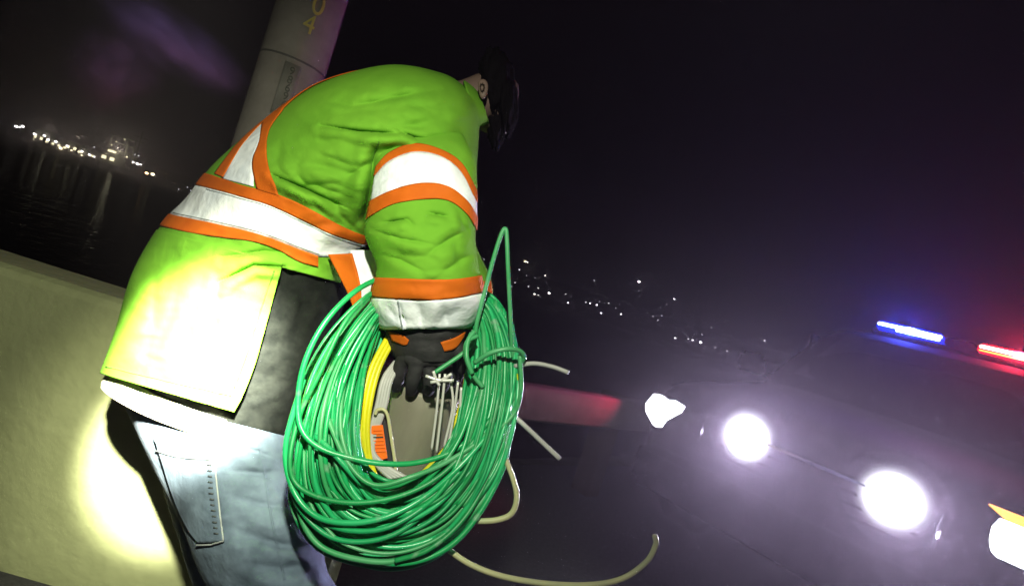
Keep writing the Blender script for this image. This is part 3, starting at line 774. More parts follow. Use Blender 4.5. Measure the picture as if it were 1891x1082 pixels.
# gloves
def glove(name, wrist, palm, knuckles, tips, thumb, r=0.0115, wr=0.036):
    J = [(wrist, wr), (palm, (0.042, 0.030))]; E_ = [(0, 1)]
    for kn, (mid, tip) in zip(knuckles, tips):
        i = len(J); J += [(kn, r * 1.25), (mid, r * 1.1), (tip, r * .85)]; E_ += [(1, i), (i, i + 1), (i + 1, i + 2)]
    i = len(J); J += [(thumb[0], r * 1.4), (thumb[1], r * 1.2), (thumb[2], r)]; E_ += [(0, i), (i, i + 1), (i + 1, i + 2)]
    return own(skin_obj(name, J, E_, M_GLOVE, person))
kn = [P(742, 668, 0.925), P(768, 676, 0.915), P(796, 678, 0.915), P(824, 670, 0.925)]
tp = [(P(734, 698, 0.930), P(733, 722, 0.955)), (P(762, 706, 0.915), P(758, 727, 0.945)), (P(794, 708, 0.915), P(790, 727, 0.945)), (P(824, 698, 0.925), P(816, 722, 0.95))]
gl = glove('right_glove', P(787, 602, 0.955), P(785, 645, 0.945), kn, tp, (P(838, 636, 0.93), P(856, 660, 0.93), P(856, 690, 0.945)))
gl['label'] = 'black work glove with orange cuff patches'
knl = [P(850, 650, 1.02), P(838, 662, 1.01), P(824, 668, 1.01), P(810, 668, 1.02)]
tpl = [(P(850, 680, 1.0), P(846, 702, 1.01)), (P(838, 690, 0.995), P(834, 712, 1.005)), (P(822, 694, 0.995), P(820, 716, 1.005)), (P(808, 692, 1.0), P(806, 712, 1.01))]
glove('left_glove', P(838, 606, 1.09), P(834, 636, 1.04), knl, tpl, (P(812, 632, 1.03), P(800, 652, 1.01), P(797, 676, 1.0)))
cuff = Loft([((712, 596), (862, 594), 0.955, 0.066), ((714, 618), (858, 618), 0.955, 0.062), ((722, 646), (850, 646), 0.952, 0.055), ((736, 668), (838, 668), 0.950, 0.046)], amp=0.006, seed=41)
cu = own(cuff.mesh('glove_cuff', M_GLOVE, person, nt=30, nth=60, thick=0.003))
for poly in ([(722, 612), (745, 618), (757, 628)], [(812, 632), (836, 624), (856, 612)]):
    a = [(x, y) for x, y in poly]; b = [(poly[0][0] + 6, poly[0][1] + 17), (poly[1][0] + 2, poly[1][1] + 19), (poly[2][0] - 3, poly[2][1] + 8)]
    o = cuff.stripe('cuff_patch', a, b, M_ORANGE, None, n=14, k=5, off=0.0045); o.parent = cu

# ------------------------------------------------------------------ grey standing pipe inside the coil
pcn = P(778, 732, 0.985)
post = empty('metal_canister', (pcn[0], pcn[1] + 0.05, 0))
tag(post, 'grey open-topped metal canister held inside the green cable coil', 'canister')
ztop = P(770, 735, 0.92)[2]
RP = 0.078
spec = [(ztop - 0.27, RP - .004), (ztop - 0.265, RP), (ztop - 0.03, RP), (ztop - 0.006, RP), (ztop, RP - 0.002), (ztop, RP - 0.007), (ztop - 0.006, RP - 0.009), (ztop - 0.25, RP - 0.009)]
ring_mesh('barrel', spec, M_POST, post, sides=48)
PXY = np.array(post.location)
def rel(o, root):
    o.parent = root; o.location = -Vector(root.location); return o
bolt_z = ztop - 0.018
# bright steel wires down the pipe's face
wires = empty('steel_wires', (pcn[0] + 0.03, pcn[1], 0.95))
tag(wires, 'bright steel wire strands hanging down the canister from the glove', 'wire')
for (a, b, c, d0) in [((812, 690), (806, 760), (797, 830), .875), ((822, 690), (815, 760), (806, 835), .872), ((846, 705), (838, 765), (828, 822), .880), ((852, 715), (848, 770), (842, 812), .888), ((832, 700), (836, 750), (820, 826), .884)]:
    rel(tube('wire', [P(*q, d0) for q in catmull([a, b, c], 20)], 0.0022, M_STEEL, None, sides=6), wires)
# crossed wire ends held in the fingers
for (a, b) in [((786, 694), (838, 702)), ((795, 706), (834, 690)), ((800, 685), (812, 712))]:
    rel(tube('wire_end', [P(*q, .868) for q in catmull([a, ((a[0] + b[0]) / 2, (a[1] + b[1]) / 2 + 4), b], 10)], 0.0026, M_STEEL, None, sides=6), wires)
# padlock-like orange tag with its bent wire handle
tg = empty('orange_tag', P(702, 815, 0.89))
tag(tg, 'small ribbed orange plastic tag with a bent wire handle inside the coil', 'tag')
def slab(name, outline, d, th, m, root):
    n = len(outline); V = [P(x, y, d) for x, y in outline] + [P(x, y, d + th) for x, y in outline]
    Fc = [tuple(range(n))[::-1], tuple(range(n, 2 * n))] + [(i, (i + 1) % n, n + (i + 1) % n, n + i) for i in range(n)]
    o = rel(mesh_obj(name, V, Fc, m, None, smooth=False), root)
    md = o.modifiers.new('b', 'BEVEL'); md.width = 0.0012; md.segments = 2
    return o
slab('tag_body', [(686, 786), (707, 784), (716, 846), (690, 852), (684, 830)], 0.888, 0.014, M_TAG, tg)
for k in range(7):
    y = 793 + k * 6.5; x0 = 689; x1 = 706 + k * 1.0
    slab('rib', [(x0, y), (x1, y - .6), (x1, y + 2.0), (x0, y + 2.6)], 0.8855, 0.003, M_TAG if k != 2 else M_DARK, tg)
rel(tube('handle', [P(*q, .886) for q in catmull([(693, 765), (697, 757), (708, 756), (716, 768), (722, 805), (729, 850), (731, 872)], 40)], 0.0028, M_PALE, None), tg)
slab('tag_backing', [(688, 762), (712, 760), (726, 850), (724, 876), (700, 870), (684, 820)], 0.905, 0.010, M_DARK, tg)

# ------------------------------------------------------------------ cable coil
OUT = [(690, 540), (625, 600), (578, 668), (548, 740), (534, 810), (532, 880), (548, 945), (590, 1002), (650, 1032), (720, 1042), (785, 1030), (840, 1000), (885, 945), (918, 880), (942, 800), (955, 720), (956, 650), (938, 590), (905, 545), (840, 520), (760, 518)]
INN = [(716, 590), (700, 628), (682, 680), (672, 735), (668, 790), (676, 835), (690, 868), (706, 885), (722, 892), (744, 890), (770, 876), (794, 856), (818, 828), (838, 790), (852, 745), (862, 700), (868, 655), (870, 615), (862, 585), (828, 570), (768, 572)]
DEP = [0.985, 0.955, 0.925, 0.895, 0.875, 0.862, 0.855, 0.850, 0.850, 0.852, 0.856, 0.862, 0.872, 0.885, 0.90, 0.92, 0.945, 0.97, 0.99, 1.0, 0.998]
NP = 120
OUTs, INNs = catmull(OUT, NP, True), catmull(INN, NP, True)
DEPs = catmull(np.array(DEP)[:, None], NP, True)[:, 0]
TH = np.linspace(0, 2 * math.pi, NP, endpoint=False)
coil = empty('green_cable_coil', P(735, 1030, 0.86))
tag(coil, 'thick hanging coil of glossy green cable held by the gloved worker', 'cable coil')
ycoil = empty('yellow_cable_coil', P(690, 700, 0.9))
tag(ycoil, 'thin yellow cable loops lining the inside of the green coil', 'cable coil')
gcoil = empty('grey_cable_coil', P(690, 760, 0.9))
tag(gcoil, 'pale grey cable loops between the yellow loops and the canister', 'cable coil')
rng = np.random.default_rng(11)
def loop_pts(rho, dl, wob, droop=0.0):
    """rho 0 inner .. 1 outer across the bundle, dl -1 front .. 1 back"""
    ph = rng.random(4) * 6.28
    r = rho + wob * (np.sin(TH + ph[0]) * .6 + np.sin(2 * TH + ph[1]) * .5 + np.sin(3 * TH + ph[2]) * .3)
    r = r + droop * np.exp(-((TH - 2.55) / .75) ** 2)
    xy = INNs + (OUTs - INNs) * r[:, None]
    half = 0.052 + 0.012 * np.sin(TH + 1)
    dep = DEPs + half * (dl + .25 * np.sin(2 * TH + ph[3]))
    kk = rng.integers(0, NP); kw = np.exp(-((np.arange(NP) - kk) / 2.2) ** 2) * rng.normal() * 3.0
    xy = xy + np.c_[kw, -kw * .6] + np.cumsum(rng.normal(size=(NP, 2)), 0)[:, :] * 0.0
    return np.array([P(x, y, d) for (x, y), d in zip(xy, dep)])
k = 0
for i in range(180):
    a = i * 2.39996; rr = math.sqrt((i + .5) / 180)
    rho = 0.5 + 0.46 * rr * math.cos(a); dl = rr * math.sin(a)
    pts = loop_pts(rho, dl, 0.085 if rr > .6 else .055, droop=0.10 * rng.random() if rho > .6 else 0)
    rel(tube('cable_loop', pts, (0.0036, 0.0032, 0.0039, 0.0029)[i % 4], M_GREENL if i % 9 == 4 else GREENS[(i * 7) % 4], None, sides=8, closed=True), coil)
# stray turns that leave the bundle
def free(name, pts, r, m, root, n=70, sides=8):
    W = catmull([P(*p) for p in pts], n)
    return rel(tube(name, W, r, m, None, sides=sides), root)
stray = [
    [(716, 508, .93), (660, 535, .88), (604, 590, .84), (566, 660, .82), (551, 730, .81), (556, 790, .80), (590, 826, .795), (650, 846, .80), (710, 856, .81), (770, 854, .83), (830, 836, .85), (880, 800, .87), (925, 755, .90)],
    [(700, 530, .93), (640, 590, .86), (590, 690, .83), (556, 760, .82), (536, 840, .80), (545, 890, .795), (590, 918, .79), (660, 928, .79), (740, 915, .80), (810, 880, .82), (870, 820, .85), (930, 740, .88)],
    [(560, 700, .83), (528, 820, .81), (540, 900, .80), (580, 950, .79), (640, 965, .785), (710, 955, .79), (780, 920, .81), (850, 860, .83), (920, 780, .87)],
    [(548, 760, .83), (535, 870, .82), (552, 935, .81), (600, 985, .80), (660, 1000, .795), (730, 985, .80), (800, 935, .82), (860, 880, .84), (915, 810, .88)],
    [(545, 900, .83), (560, 965, .82), (595, 1010, .815), (660, 1032, .81), (730, 1035, .81), (800, 1005, .82), (860, 960, .84), (905, 900, .86), (938, 820, .89)],
    [(600, 760, .83), (640, 850, .80), (690, 895, .79), (760, 880, .80), (830, 850, .83), (900, 800, .86), (950, 730, .90), (962, 690, .92)],
    [(575, 800, .83), (610, 830, .80), (660, 885, .80), (680, 900, .82)],
    [(560, 930, .82), (600, 965, .80), (655, 980, .79), (720, 972, .79), (790, 930, .81), (850, 870, .83)],
    [(640, 1025, .82), (740, 1040, .81), (820, 1015, .82), (880, 955, .84), (930, 860, .87), (945, 770, .90)],
    [(730, 1035, .80), (790, 1015, .80), (850, 965, .82), (895, 895, .85), (935, 800, .88), (955, 715, .91)]]
for i, s in enumerate(stray):
    free('cable_loop', s, (0.0044, 0.0039)[i % 2], M_GREENL if i in (4, 5) else GREENS[i % 4], coil)
# turns of the right-hand bundle: the sheaf standing up at the right
for i in range(24):
    u = i / 23.0
    free('cable_loop', [(868 + 78 * u, 640 - 90 * math.sin(math.pi * (0.25 + .6 * u)), .96), (866 + 88 * u, 690, .935), (850 + 96 * u, 770, .90), (810 + 110 * u, 850 + 12 * u, .862), (760 + 110 * u, 905 + 34 * u, .838)], 0.0036, M_GREENL if i % 6 == 2 else GREENS[i % 4], coil, n=40)
# tall sharp bight standing above the coil, and the tie round the sheaf
free('cable_bight', [(800, 690, .88), (868, 640, .90), (882, 590, .90), (900, 520, .90), (916, 462, .90), (928, 428, .90), (934, 424, .90), (936, 440, .90), (938, 490, .90), (941, 550, .905), (944, 610, .91), (946, 660, .92)], 0.0038, M_GREENL, coil, n=110)
free('cable_tie', [(872, 690, .86), (862, 660, .86), (864, 630, .87), (876, 612, .88)], 0.0040, M_GREENL, coil, n=30)
free('cable_tie', [(876, 670, .87), (905, 652, .86), (938, 644, .862), (960, 648, .875), (968, 660, .885), (962, 668, .89)], 0.0040, M_GREENL, coil, n=40)
free('cable_loop', [(882, 620, .88), (862, 632, .87), (860, 660, .868), (872, 690, .868), (892, 715, .87)], 0.0037, M_GREENL, coil, n=40)
free('cable_loop', [(960, 655, .885), (962, 720, .88), (948, 765, .88), (905, 805, .86), (862, 840, .845), (800, 868, .835)], 0.0040, M_GREENL, coil, n=50)
# yellow lining
for i in range(3):
    o = (i - 1.4) * 7.5
    free('yellow_loop', [(745 + o, 596, .975), (722 + o, 630, .945), (696 + o, 680, .915), (680 + o, 740, .895), (675 + o * .8, 800, .885), (684 + o * .6, 860, .880), (712, 900 + o * .3, .878), (770 + o, 890, .885), (826 + o * .3, 828, .90), (846 + o * .4, 780, .91), (862 + o * .4, 720, .925), (866 + o * .3, 670, .945)], 0.0046, M_YELLOW, ycoil, n=90)
free('yellow_loop', [(958, 690, .905), (957, 720, .90), (950, 760, .90), (930, 800, .895)], 0.0036, M_YELLOW, ycoil, n=30)
for i in range(4):
    o = i * 5.0
    free('grey_loop', [(730 + o, 668, .935), (708 + o, 700, .915), (696 + o, 750, .90), (684 + o * .7, 800, .892), (682 + o * .5, 835, .886), (700 + o, 862, .883), (726 + o * 2, 886, .880)], 0.0042, M_GREY, gcoil, n=50)
# loose ends
le = empty('loose_cable_tail', P(1000, 676, 0.9)); tag(le, 'short pale cable end sticking out to the right above the red rail', 'cable')
free('tail', [(950, 676, .91), (985, 671, .90), (1020, 677, .895), (1050, 688, .89)], 0.0040, M_GREY, le, n=24)
le = empty('loose_cable_tail', P(990, 808, 0.9)); tag(le, 'short straight pale cable end pointing down across the red rail', 'cable')
free('tail', [(938, 758, .90), (965, 782, .89), (1000, 815, .885), (1034, 847, .88)], 0.0040, M_GREY, le, n=24)
le = empty('loose_cable_loop', P(940, 950, 0.86)); tag(le, 'small pale yellow cable bend beside the right of the coil', 'cable')
free('bend', [(915, 820, .88), (932, 845, .87), (948, 885, .862), (954, 920, .858), (944, 948, .855), (915, 960, .853), (870, 962, .855)], 0.0046, M_PALE, le, n=50)
le = empty('trailing_cable', P(1000, 1070, 0.85)); tag(le, 'long pale yellow cable sweeping under the coil and curling up at its end', 'cable')
free('tail', [(800, 985, .86), (826, 1012, .855), (870, 1042, .85), (930, 1064, .85), (1010, 1077, .86), (1090, 1079, .87), (1150, 1067, .88), (1194, 1036, .885), (1211, 1004, .89), (1209, 988, .89)], 0.0046, M_PALE, le, n=70)

# ------------------------------------------------------------------ emergency vehicle
YAW = math.radians(46.7)
veh = empty('emergency_vehicle', (1.567, 2.501, 0), -YAW)
tag(veh, 'dark emergency vehicle with blazing front lamps and blue and red roof lights', 'vehicle')
def section_loft(name, stations, m, parent, n=40, p=4.0, bottom_flat=True):
    """stations: (y, half width, z bottom, z top, crown)"""
    V = []; Fc = []
    for (y, w, z0, z1, top) in stations:
        zc = (z0 + z1) / 2; hz = (z1 - z0) / 2
        for i in range(n):
            a = 2 * math.pi * i / n; c, s = math.cos(a), math.sin(a)
            x = w * math.copysign(abs(c) ** (2 / p), c); z = zc + hz * math.copysign(abs(s) ** (2 / p), s)
            if s > 0: x *= 1 - (1 - top) * (s ** 2)
            V.append((x, y, z))
    for i in range(len(stations) - 1):
        for j in range(n):
            q = (j + 1) % n; Fc.append((i * n + j, i * n + q, (i + 1) * n + q, (i + 1) * n + j))
    Fc.append(tuple(range(n))[::-1]); Fc.append(tuple((len(stations) - 1) * n + j for j in range(n)))
    return mesh_obj(name, V, Fc, m, parent)
section_loft('body', [(0.06, .80, .52, .93, .96), (0.12, .90, .42, 1.00, .95), (0.3, .96, .34, 1.05, .93), (0.8, .97, .32, 1.10, .92), (1.35, .96, .32, 1.16, .92), (2.6, .97, .32, 1.18, .93), (4.3, .96, .32, 1.18, .93), (4.75, .92, .40, 1.14, .94), (4.85, .86, .5, 1.05, .95)], M_PAINT, veh, p=6)
cab = section_loft('cabin', [(1.30, .80, 1.05, 1.17, .9), (1.6, .80, 1.05, 1.40, .86), (1.95, .79, 1.05, 1.63, .84), (2.2, .78, 1.05, 1.735, .83), (2.6, .78, 1.05, 1.77, .82), (3.8, .78, 1.05, 1.76, .82), (4.5, .77, 1.05, 1.66, .82), (4.75, .74, 1.05, 1.30, .86)], M_PAINT, veh, p=7)
mesh_obj('windshield', [(-.66, 1.42, 1.23), (.66, 1.42, 1.23), (.57, 2.02, 1.655), (-.57, 2.02, 1.655), (-.66, 1.40, 1.245), (.66, 1.40, 1.245), (.57, 2.0, 1.672), (-.57, 2.0, 1.672)],
         [(0, 1, 2, 3), (4, 7, 6, 5), (0, 4, 5, 1), (1, 5, 6, 2), (2, 6, 7, 3), (3, 7, 4, 0)], M_GLASS, veh, smooth=False)
for sx in (-1, 1):
    for (ya, yb) in ((1.75, 2.55), (2.68, 3.55), (3.65, 4.45)):
        box('side_window', (sx * 0.735, (ya + yb) / 2, 1.40), (0.02, yb - ya, 0.36), M_GLASS, veh, bevel=.005)
    m_ = box('door_mirror', (sx * 1.06, 1.62, 1.22), (0.20, 0.10, 0.16), M_TRIM, veh, bevel=.03)
    box('mirror_arm', (sx * 0.95, 1.64, 1.17), (0.10, 0.05, 0.04), M_TRIM, veh)
box('front_bumper', (0, 0.03, 0.50), (1.72, 0.16, 0.24), M_TRIM, veh, bevel=.04)
gr = box('grille', (0, 0.045, 0.80), (0.92, 0.05, 0.24), M_TRIM, veh, bevel=.012)
for z in (0.72, 0.77, 0.82):
    box('grille_slat', (0, 0.012, z), (0.86, 0.014, 0.012), M_TRIM, gr)
box('chrome_strip', (0, 0.008, 0.872), (0.44, 0.012, 0.014), M_CHROME, gr, bevel=.003)
# push bar
for x in (-.50, .50):
    pbar = tube('push_bar_upright', catmull([(x, -.02, .40), (x, -.08, .48), (x, -.08, .84), (x, -.04, .90)], 24), 0.012, M_TRIM, veh)
    tube('chrome_edge', [(x, -.094, .76), (x, -.094, .84)], 0.004, M_CHROME, pbar, sides=6)
tube('push_bar_rail', [(-.50, -.08, .60), (.50, -.08, .60)], 0.02, M_TRIM, veh)
# wheels
for sx in (-1, 1):
    for y in (0.92, 3.85):
        w = empty('wheel', (sx * 0.86, y, 0.37), 0, veh)
        V = []; Fc = []; n = 32
        pr = [(-.11, .23), (-.125, .30), (-.115, .355), (-.08, .37), (.08, .37), (.115, .355), (.125, .30), (.11, .23)]
        for (x, r) in pr:
            for i in range(n):
                a = 2 * math.pi * i / n; V.append((x, r * math.cos(a), r * math.sin(a)))
        for j in range(len(pr) - 1):
            for i in range(n): Fc.append((j * n + i, j * n + (i + 1) % n, (j + 1) * n + (i + 1) % n, (j + 1) * n + i))
        mesh_obj('tyre', V, Fc, M_TYRE, w)
        bm = bmesh.new(); bmesh.ops.create_cone(bm, cap_ends=True, segments=32, radius1=.235, radius2=.235, depth=.17, matrix=Matrix.Rotation(math.pi / 2, 4, 'Y'))
        bm_obj('rim', bm, M_CHROME, w)
# outer headlamps: irregular clear lens shapes
def lens(name, outline, y, th, m, parent):
    n = len(outline); V = [(x, y, z) for x, z in outline] + [(x, y + th, z) for x, z in outline]
    Fc = [tuple(range(n)), tuple(range(n, 2 * n))[::-1]] + [(i, n + i, n + (i + 1) % n, (i + 1) % n) for i in range(n)]
    o = mesh_obj(name, V, Fc, m, parent, smooth=False); return o
HA = [(x - 0.13, z - 0.055) for x, z in [(-0.782, 0.868), (-0.752, 0.940), (-0.655, 0.920), (-0.640, 0.945), (-0.575, 0.935), (-0.585, 0.895), (-0.655, 0.820), (-0.672, 0.770), (-0.700, 0.775), (-0.765, 0.825)]]
lens('headlight', HA, 0.0, 0.09, M_LAMP, veh)
HD = [(x, z + 0.03) for x, z in [(0.64, 0.925), (0.80, 0.925), (0.80, 0.79), (0.665, 0.790), (0.645, 0.805), (0.632, 0.84), (0.628, 0.89)]]
lens('headlight', HD, -0.005, 0.05, M_LAMP, veh)
lens('turn_signal', [(0.60, 0.992), (0.80, 0.992), (0.80, 0.963), (0.655, 0.963)], -0.004, 0.05, M_AMBER, veh)
lens('turn_signal', [(-0.80, 0.975), (-0.76, 0.972), (-0.77, 0.955), (-0.80, 0.955)], 0.03, 0.04, M_TRIM, veh)
for x in (-0.319, 0.319):
    l_ = empty('spot_lamp', (x, 0.032, 0.865), 0, veh)
    V = []; Fc = []; n = 32
    spec = [(0.06, .08), (0.03, .14), (-.01, .200), (-.02, .200), (-.022, .197)]
    for (y, r) in spec:
        for i in range(n):
            a = 2 * math.pi * i / n; V.append((r * math.cos(a), y, r * math.sin(a)))
    for j in range(len(spec) - 1):
        for i in range(n): Fc.append((j * n + i, j * n + (i + 1) % n, (j + 1) * n + (i + 1) % n, (j + 1) * n + i))
    mesh_obj('lamp_housing', V, Fc, M_TRIM, l_)
    V = [(0, -.034, 0)]; Fc = []
    for (y, r) in ((-.031, .06), (-.028, .12), (-.021, .196)):
        for i in range(n):
            a = 2 * math.pi * i / n; V.append((r * math.cos(a), y, r * math.sin(a)))
    for i in range(n):
        q = (i + 1) % n; Fc.append((0, 1 + i, 1 + q)); Fc.append((1 + i, 1 + n + i, 1 + n + q, 1 + q)); Fc.append((1 + n + i, 1 + 2 * n + i, 1 + 2 * n + q, 1 + n + q))
    mesh_obj('lamp_lens', V, Fc, M_LAMPX, l_)
# roof light bar
lb = empty('light_bar', (0.04, 2.6, 1.845), 0, veh)
box('bar_base', (0, 0, -0.055), (1.16, 0.28, 0.03), M_TRIM, lb, bevel=.008)
for x in (-.42, .42): box('bar_foot', (x, 0, -0.085), (0.08, 0.2, 0.05), M_TRIM, lb)
box('blue_lens', (-0.335, 0, 0.0), (0.46, 0.24, 0.075), M_BLUE, lb, bevel=.02)
box('red_lens', (0.335, 0, 0.0), (0.46, 0.24, 0.075), M_RED, lb, bevel=.02)
box('bar_centre', (0, 0, -.005), (0.19, 0.24, 0.065), M_TRIM, lb, bevel=.012)
box('blue_led_row', (-0.335, -0.124, 0.012), (0.44, 0.012, 0.026), M_LEDB, lb, bevel=.005)
box('blue_led_row', (-0.27, -0.124, -0.016), (0.30, 0.010, 0.014), M_LEDB, lb, bevel=.004)
box('red_led_row', (0.335, -0.124, 0.012), (0.44, 0.012, 0.024), M_LEDR, lb, bevel=.005)
box('red_led_row', (0.335, -0.124, -0.018), (0.44, 0.010, 0.012), M_LEDO, lb, bevel=.004)

# the vehicle's own light, plus spots added for the wisps and guardrail
def vworld(x, y, z):
    c, s = math.cos(-YAW), math.sin(-YAW)
    return (1.567 + c * x - s * y, 2.501 + s * x + c * y, z)
def vlight(name, loc, tgt, power, ang, blend, color, rad=0.03):
    return spot(name, vworld(*loc), tgt, power, ang, blend, rad, color)
for x in (-0.319, 0.319):
    o = vworld(x, -0.03, 0.865)
    vlight('spot_lamp_beam', (x, -0.03, 0.865), (o[0] - 0.25, o[1] - 1.9, 0.75), 370.0, 105, 1.0, (0.78, 0.71, 1.0), 0.03)
for x in (-0.80, 0.72):
    o = vworld(x, -0.04, 0.86)
    vlight('headlight_beam', (x, -0.04, 0.85), (o[0] - 0.2, o[1] - 2.0, 0.35), 22.0, 110, 1.0, (0.85, 0.8, 1.0), 0.03)
for nm, x, colr, pw_ in (('blue_flash', -0.30, (0.05, 0.08, 1.0), 85.0), ('red_flash', 0.38, (1.0, 0.03, 0.08), 85.0)):
    d = bpy.data.lights.new(nm, 'POINT'); d.energy = pw_; d.color = colr; d.shadow_soft_size = 0.03
    o = bpy.data.objects.new(nm, d); COL.objects.link(o); o.location = vworld(x, 2.40, 1.87)
vlight('wisp_spot', (-0.30, 2.40, 1.90), tuple(P(315, 75, 4.6)), 1400.0, 12, 1.0, (0.55, 0.36, 1.0), 0.03)  # narrow coloured spots added just to light the two wisps
vlight('wisp_spot', (0.38, 2.40, 1.90), tuple(P(215, 135, 4.8)), 900.0, 9, 1.0, (1.0, 0.25, 0.4), 0.03)
# red flasher added on the near wing to redden the guardrail
fl = box('added_flasher', (-0.965, 0.55, 0.92), (0.02, 0.12, 0.04), M_RED, veh, bevel=.006)
t_ = rail_xy(1.55)[0]
vlight('added_flasher_beam', (-0.99, 0.45, 0.90), (t_[0], t_[1], 0.60), 30.0, 60, 0.9, (1.0, 0.025, 0.10), 0.04)

# ------------------------------------------------------------------ far shore: lamps, sheds, moored vessel
def far_lamp(px, py, D, r_px, m, label, group, ground=None):
    if r_px < 1.35: m = mat(m.name + '_dim', (0.5, 0.5, 0.5), 0.5, emit=tuple(m.node_tree.nodes['Principled BSDF'].inputs['Emission Color'].default_value)[:3], estr=3.2)
    elif r_px < 1.8: m = mat(m.name + '_mid', (0.5, 0.5, 0.5), 0.5, emit=tuple(m.node_tree.nodes['Principled BSDF'].inputs['Emission Color'].default_value)[:3], estr=7.0)
    c = P(px, py, D); r = r_px * D / FPX
    zg = ground if ground is not None else hill(c[0], c[1])
    zg = min(zg, c[2] - 1.0)
    e = empty('shore_lamp', (c[0], c[1], zg))
    tag(e, label, 'light', group)
    h = c[2] - zg
    tube('post', [(0, 0, 0), (0, 0, h * .5), (0, 0, h - r * .6)], 0.09, M_DARK, e, sides=6)
    bm = bmesh.new(); bmesh.ops.create_icosphere(bm, subdivisions=2, radius=r)
    for v in bm.verts: v.co = Vector((v.co.x * 1.15, v.co.y, v.co.z * 0.85 + h))
    bm_obj('lamp_head', bm, m, e, smooth=True)
QD = 190.0
quay_pts = [(-400, 186), (400, 186), (400, 205), (-400, 205)]
left = [(30, 234, 3.4, 'W'), (36, 235, 2.4, 'W'), (42, 234, 3.4, 'W'), (64, 248, 3.2, 'W'), (82, 251, 3.0, 'W'), (89, 258, 3.0, 'W'), (103, 262, 3.2, 'W'), (112, 274, 3.6, 'Y'), (124, 270, 2.8, 'W'), (132, 278, 2.2, 'Y'),
        (151, 280, 2.8, 'W'), (151, 287, 2.0, 'Y'), (165, 286, 2.6, 'W'), (174, 290, 2.4, 'W'), (184, 294, 2.2, 'W'), (190, 295, 2.0, 'W'), (213, 304, 2.2, 'Y'), (174, 272, 1.4, 'V'), (246, 300, 3.2, 'W'), (254, 303, 3.4, 'W'), (260, 304, 2.2, 'W'),
        (238, 315, 3.0, 'Y'), (271, 320, 3.8, 'O'), (282, 322, 4.0, 'Y'), (284, 342, 2.6, 'Y'), (68, 338, 2.6, 'W'), (106, 341, 2.4, 'V'), (211, 327, 2.0, 'Y'), (330, 350, 1.2, 'V'), (346, 346, 1.1, 'V'), (352, 352, 1.2, 'V'), (135, 313, 1.6, 'Y'), (306, 322, 1.0, 'O'), (206, 268, 1.7, 'Y'), (215, 262, 1.8, 'Y'), (222, 280, 1.9, 'Y'), (230, 258, 1.6, 'Y'), (234, 290, 1.9, 'Y'), (228, 306, 2.0, 'Y'), (200, 312, 1.9, 'Y'), (196, 284, 1.7, 'Y'), (75, 285, 1.7, 'Y'), (95, 296, 1.7, 'Y'), (118, 300, 1.8, 'Y'), (250, 286, 1.8, 'V'), (256, 288, 1.8, 'V'), (62, 258, 1.5, 'Y')]
mm = {'W': M_FARW, 'Y': M_FARY, 'O': M_FARO, 'V': M_FARV}
special = {(271, 320): 'orange quay light left of the brightest yellow one, low by the vessel', (282, 322): 'brightest yellow quay light at the right end of the lit quay',
           (284, 342): 'yellow-white light just above the water at the right end of the quay', (30, 234): 'white quay light, leftmost of the whole row at the frame edge',
           (112, 274): 'warm white light just under the sloping row of quay lights', (68, 338): 'white light low near the waterline under the left sheds', (106, 341): 'cool white light low near the waterline, second from the left'}
ORD = 'first second third fourth fifth sixth seventh eighth ninth tenth eleventh twelfth thirteenth fourteenth fifteenth sixteenth seventeenth eighteenth nineteenth twentieth'.split()
ORD += ['twenty-' + o for o in ORD[:9]] + ['thirtieth'] + ['thirty-' + o for o in ORD[:9]] + ['fortieth'] + ['forty-' + o for o in ORD[:9]]
def nth(item, seq): return ORD[sorted(seq).index(item)]
row = [q[:2] for q in left if q[:2] not in special]
for (x, y, r, c) in left:
    far_lamp(x, y, QD, r * 0.72, mm[c], special.get((x, y)) or 'small light on the far quay, %s from the left of the lesser quay lights' % nth((x, y), row), 'lights along the far quay', ground=WATER_Z + 0.6)
right = [(894, 479, 1.6, 'V'), (905, 485, 1.2, 'V'), (970, 483, 3.2, 'Y'), (974, 484, 2.6, 'W'), (959, 498, 2.4, 'V'), (972, 509, 1.4, 'V'), (988, 513, 1.3, 'V'), (1007, 509, 2.4, 'W'), (951, 522, 1.7, 'V'), (945, 529, 1.2, 'V'), (976, 529, 1.8, 'V'), (994, 532, 1.8, 'W'),
         (987, 543, 2.6, 'W'), (994, 545, 1.8, 'W'), (1014, 541, 3.0, 'W'), (1045, 543, 1.9, 'W'), (1049, 559, 2.4, 'V'), (1097, 518, 1.8, 'V'), (1082, 558, 1.8, 'V'), (1090, 560, 2.4, 'V'), (1102, 563, 2.5, 'V'), (1107, 557, 1.3, 'V'), (1110, 578, 2.3, 'V'), (1124, 560, 2.1, 'V'), (1137, 569, 1.6, 'V'),
         (1147, 580, 2.4, 'V'), (1180, 520, 3.2, 'V'), (1245, 552, 2.9, 'V'), (1231, 562, 1.3, 'V'), (1196, 578, 1.3, 'V'), (1206, 584, 1.8, 'V'), (1215, 591, 1.8, 'V'), (1222, 583, 2.0, 'V'), (1314, 605, 2.0, 'V'), (1247, 624, 2.4, 'V'), (1271, 626, 1.9, 'V'), (1279, 628, 2.5, 'V'), (1294, 632, 3.2, 'V'), (1296, 617, 1.4, 'V'),
         (1321, 642, 1.6, 'V'), (1343, 648, 2.1, 'V'), (1412, 629, 2.4, 'V'), (1420, 645, 1.2, 'V')]
special = {(970, 483): 'bright yellowish light highest on the far hillside right of the cable bight', (1180, 520): 'lone bright white light highest in the middle of the far hillside', (1245, 552): 'bright white light alone between the two right-hand clusters',
           (1412, 629): 'rightmost pale light on the far hillside, alone in the glow', (1097, 518): 'faint lone light left of the lone bright hillside light', (1314, 605): 'small white light just above the lowest right-hand cluster'}
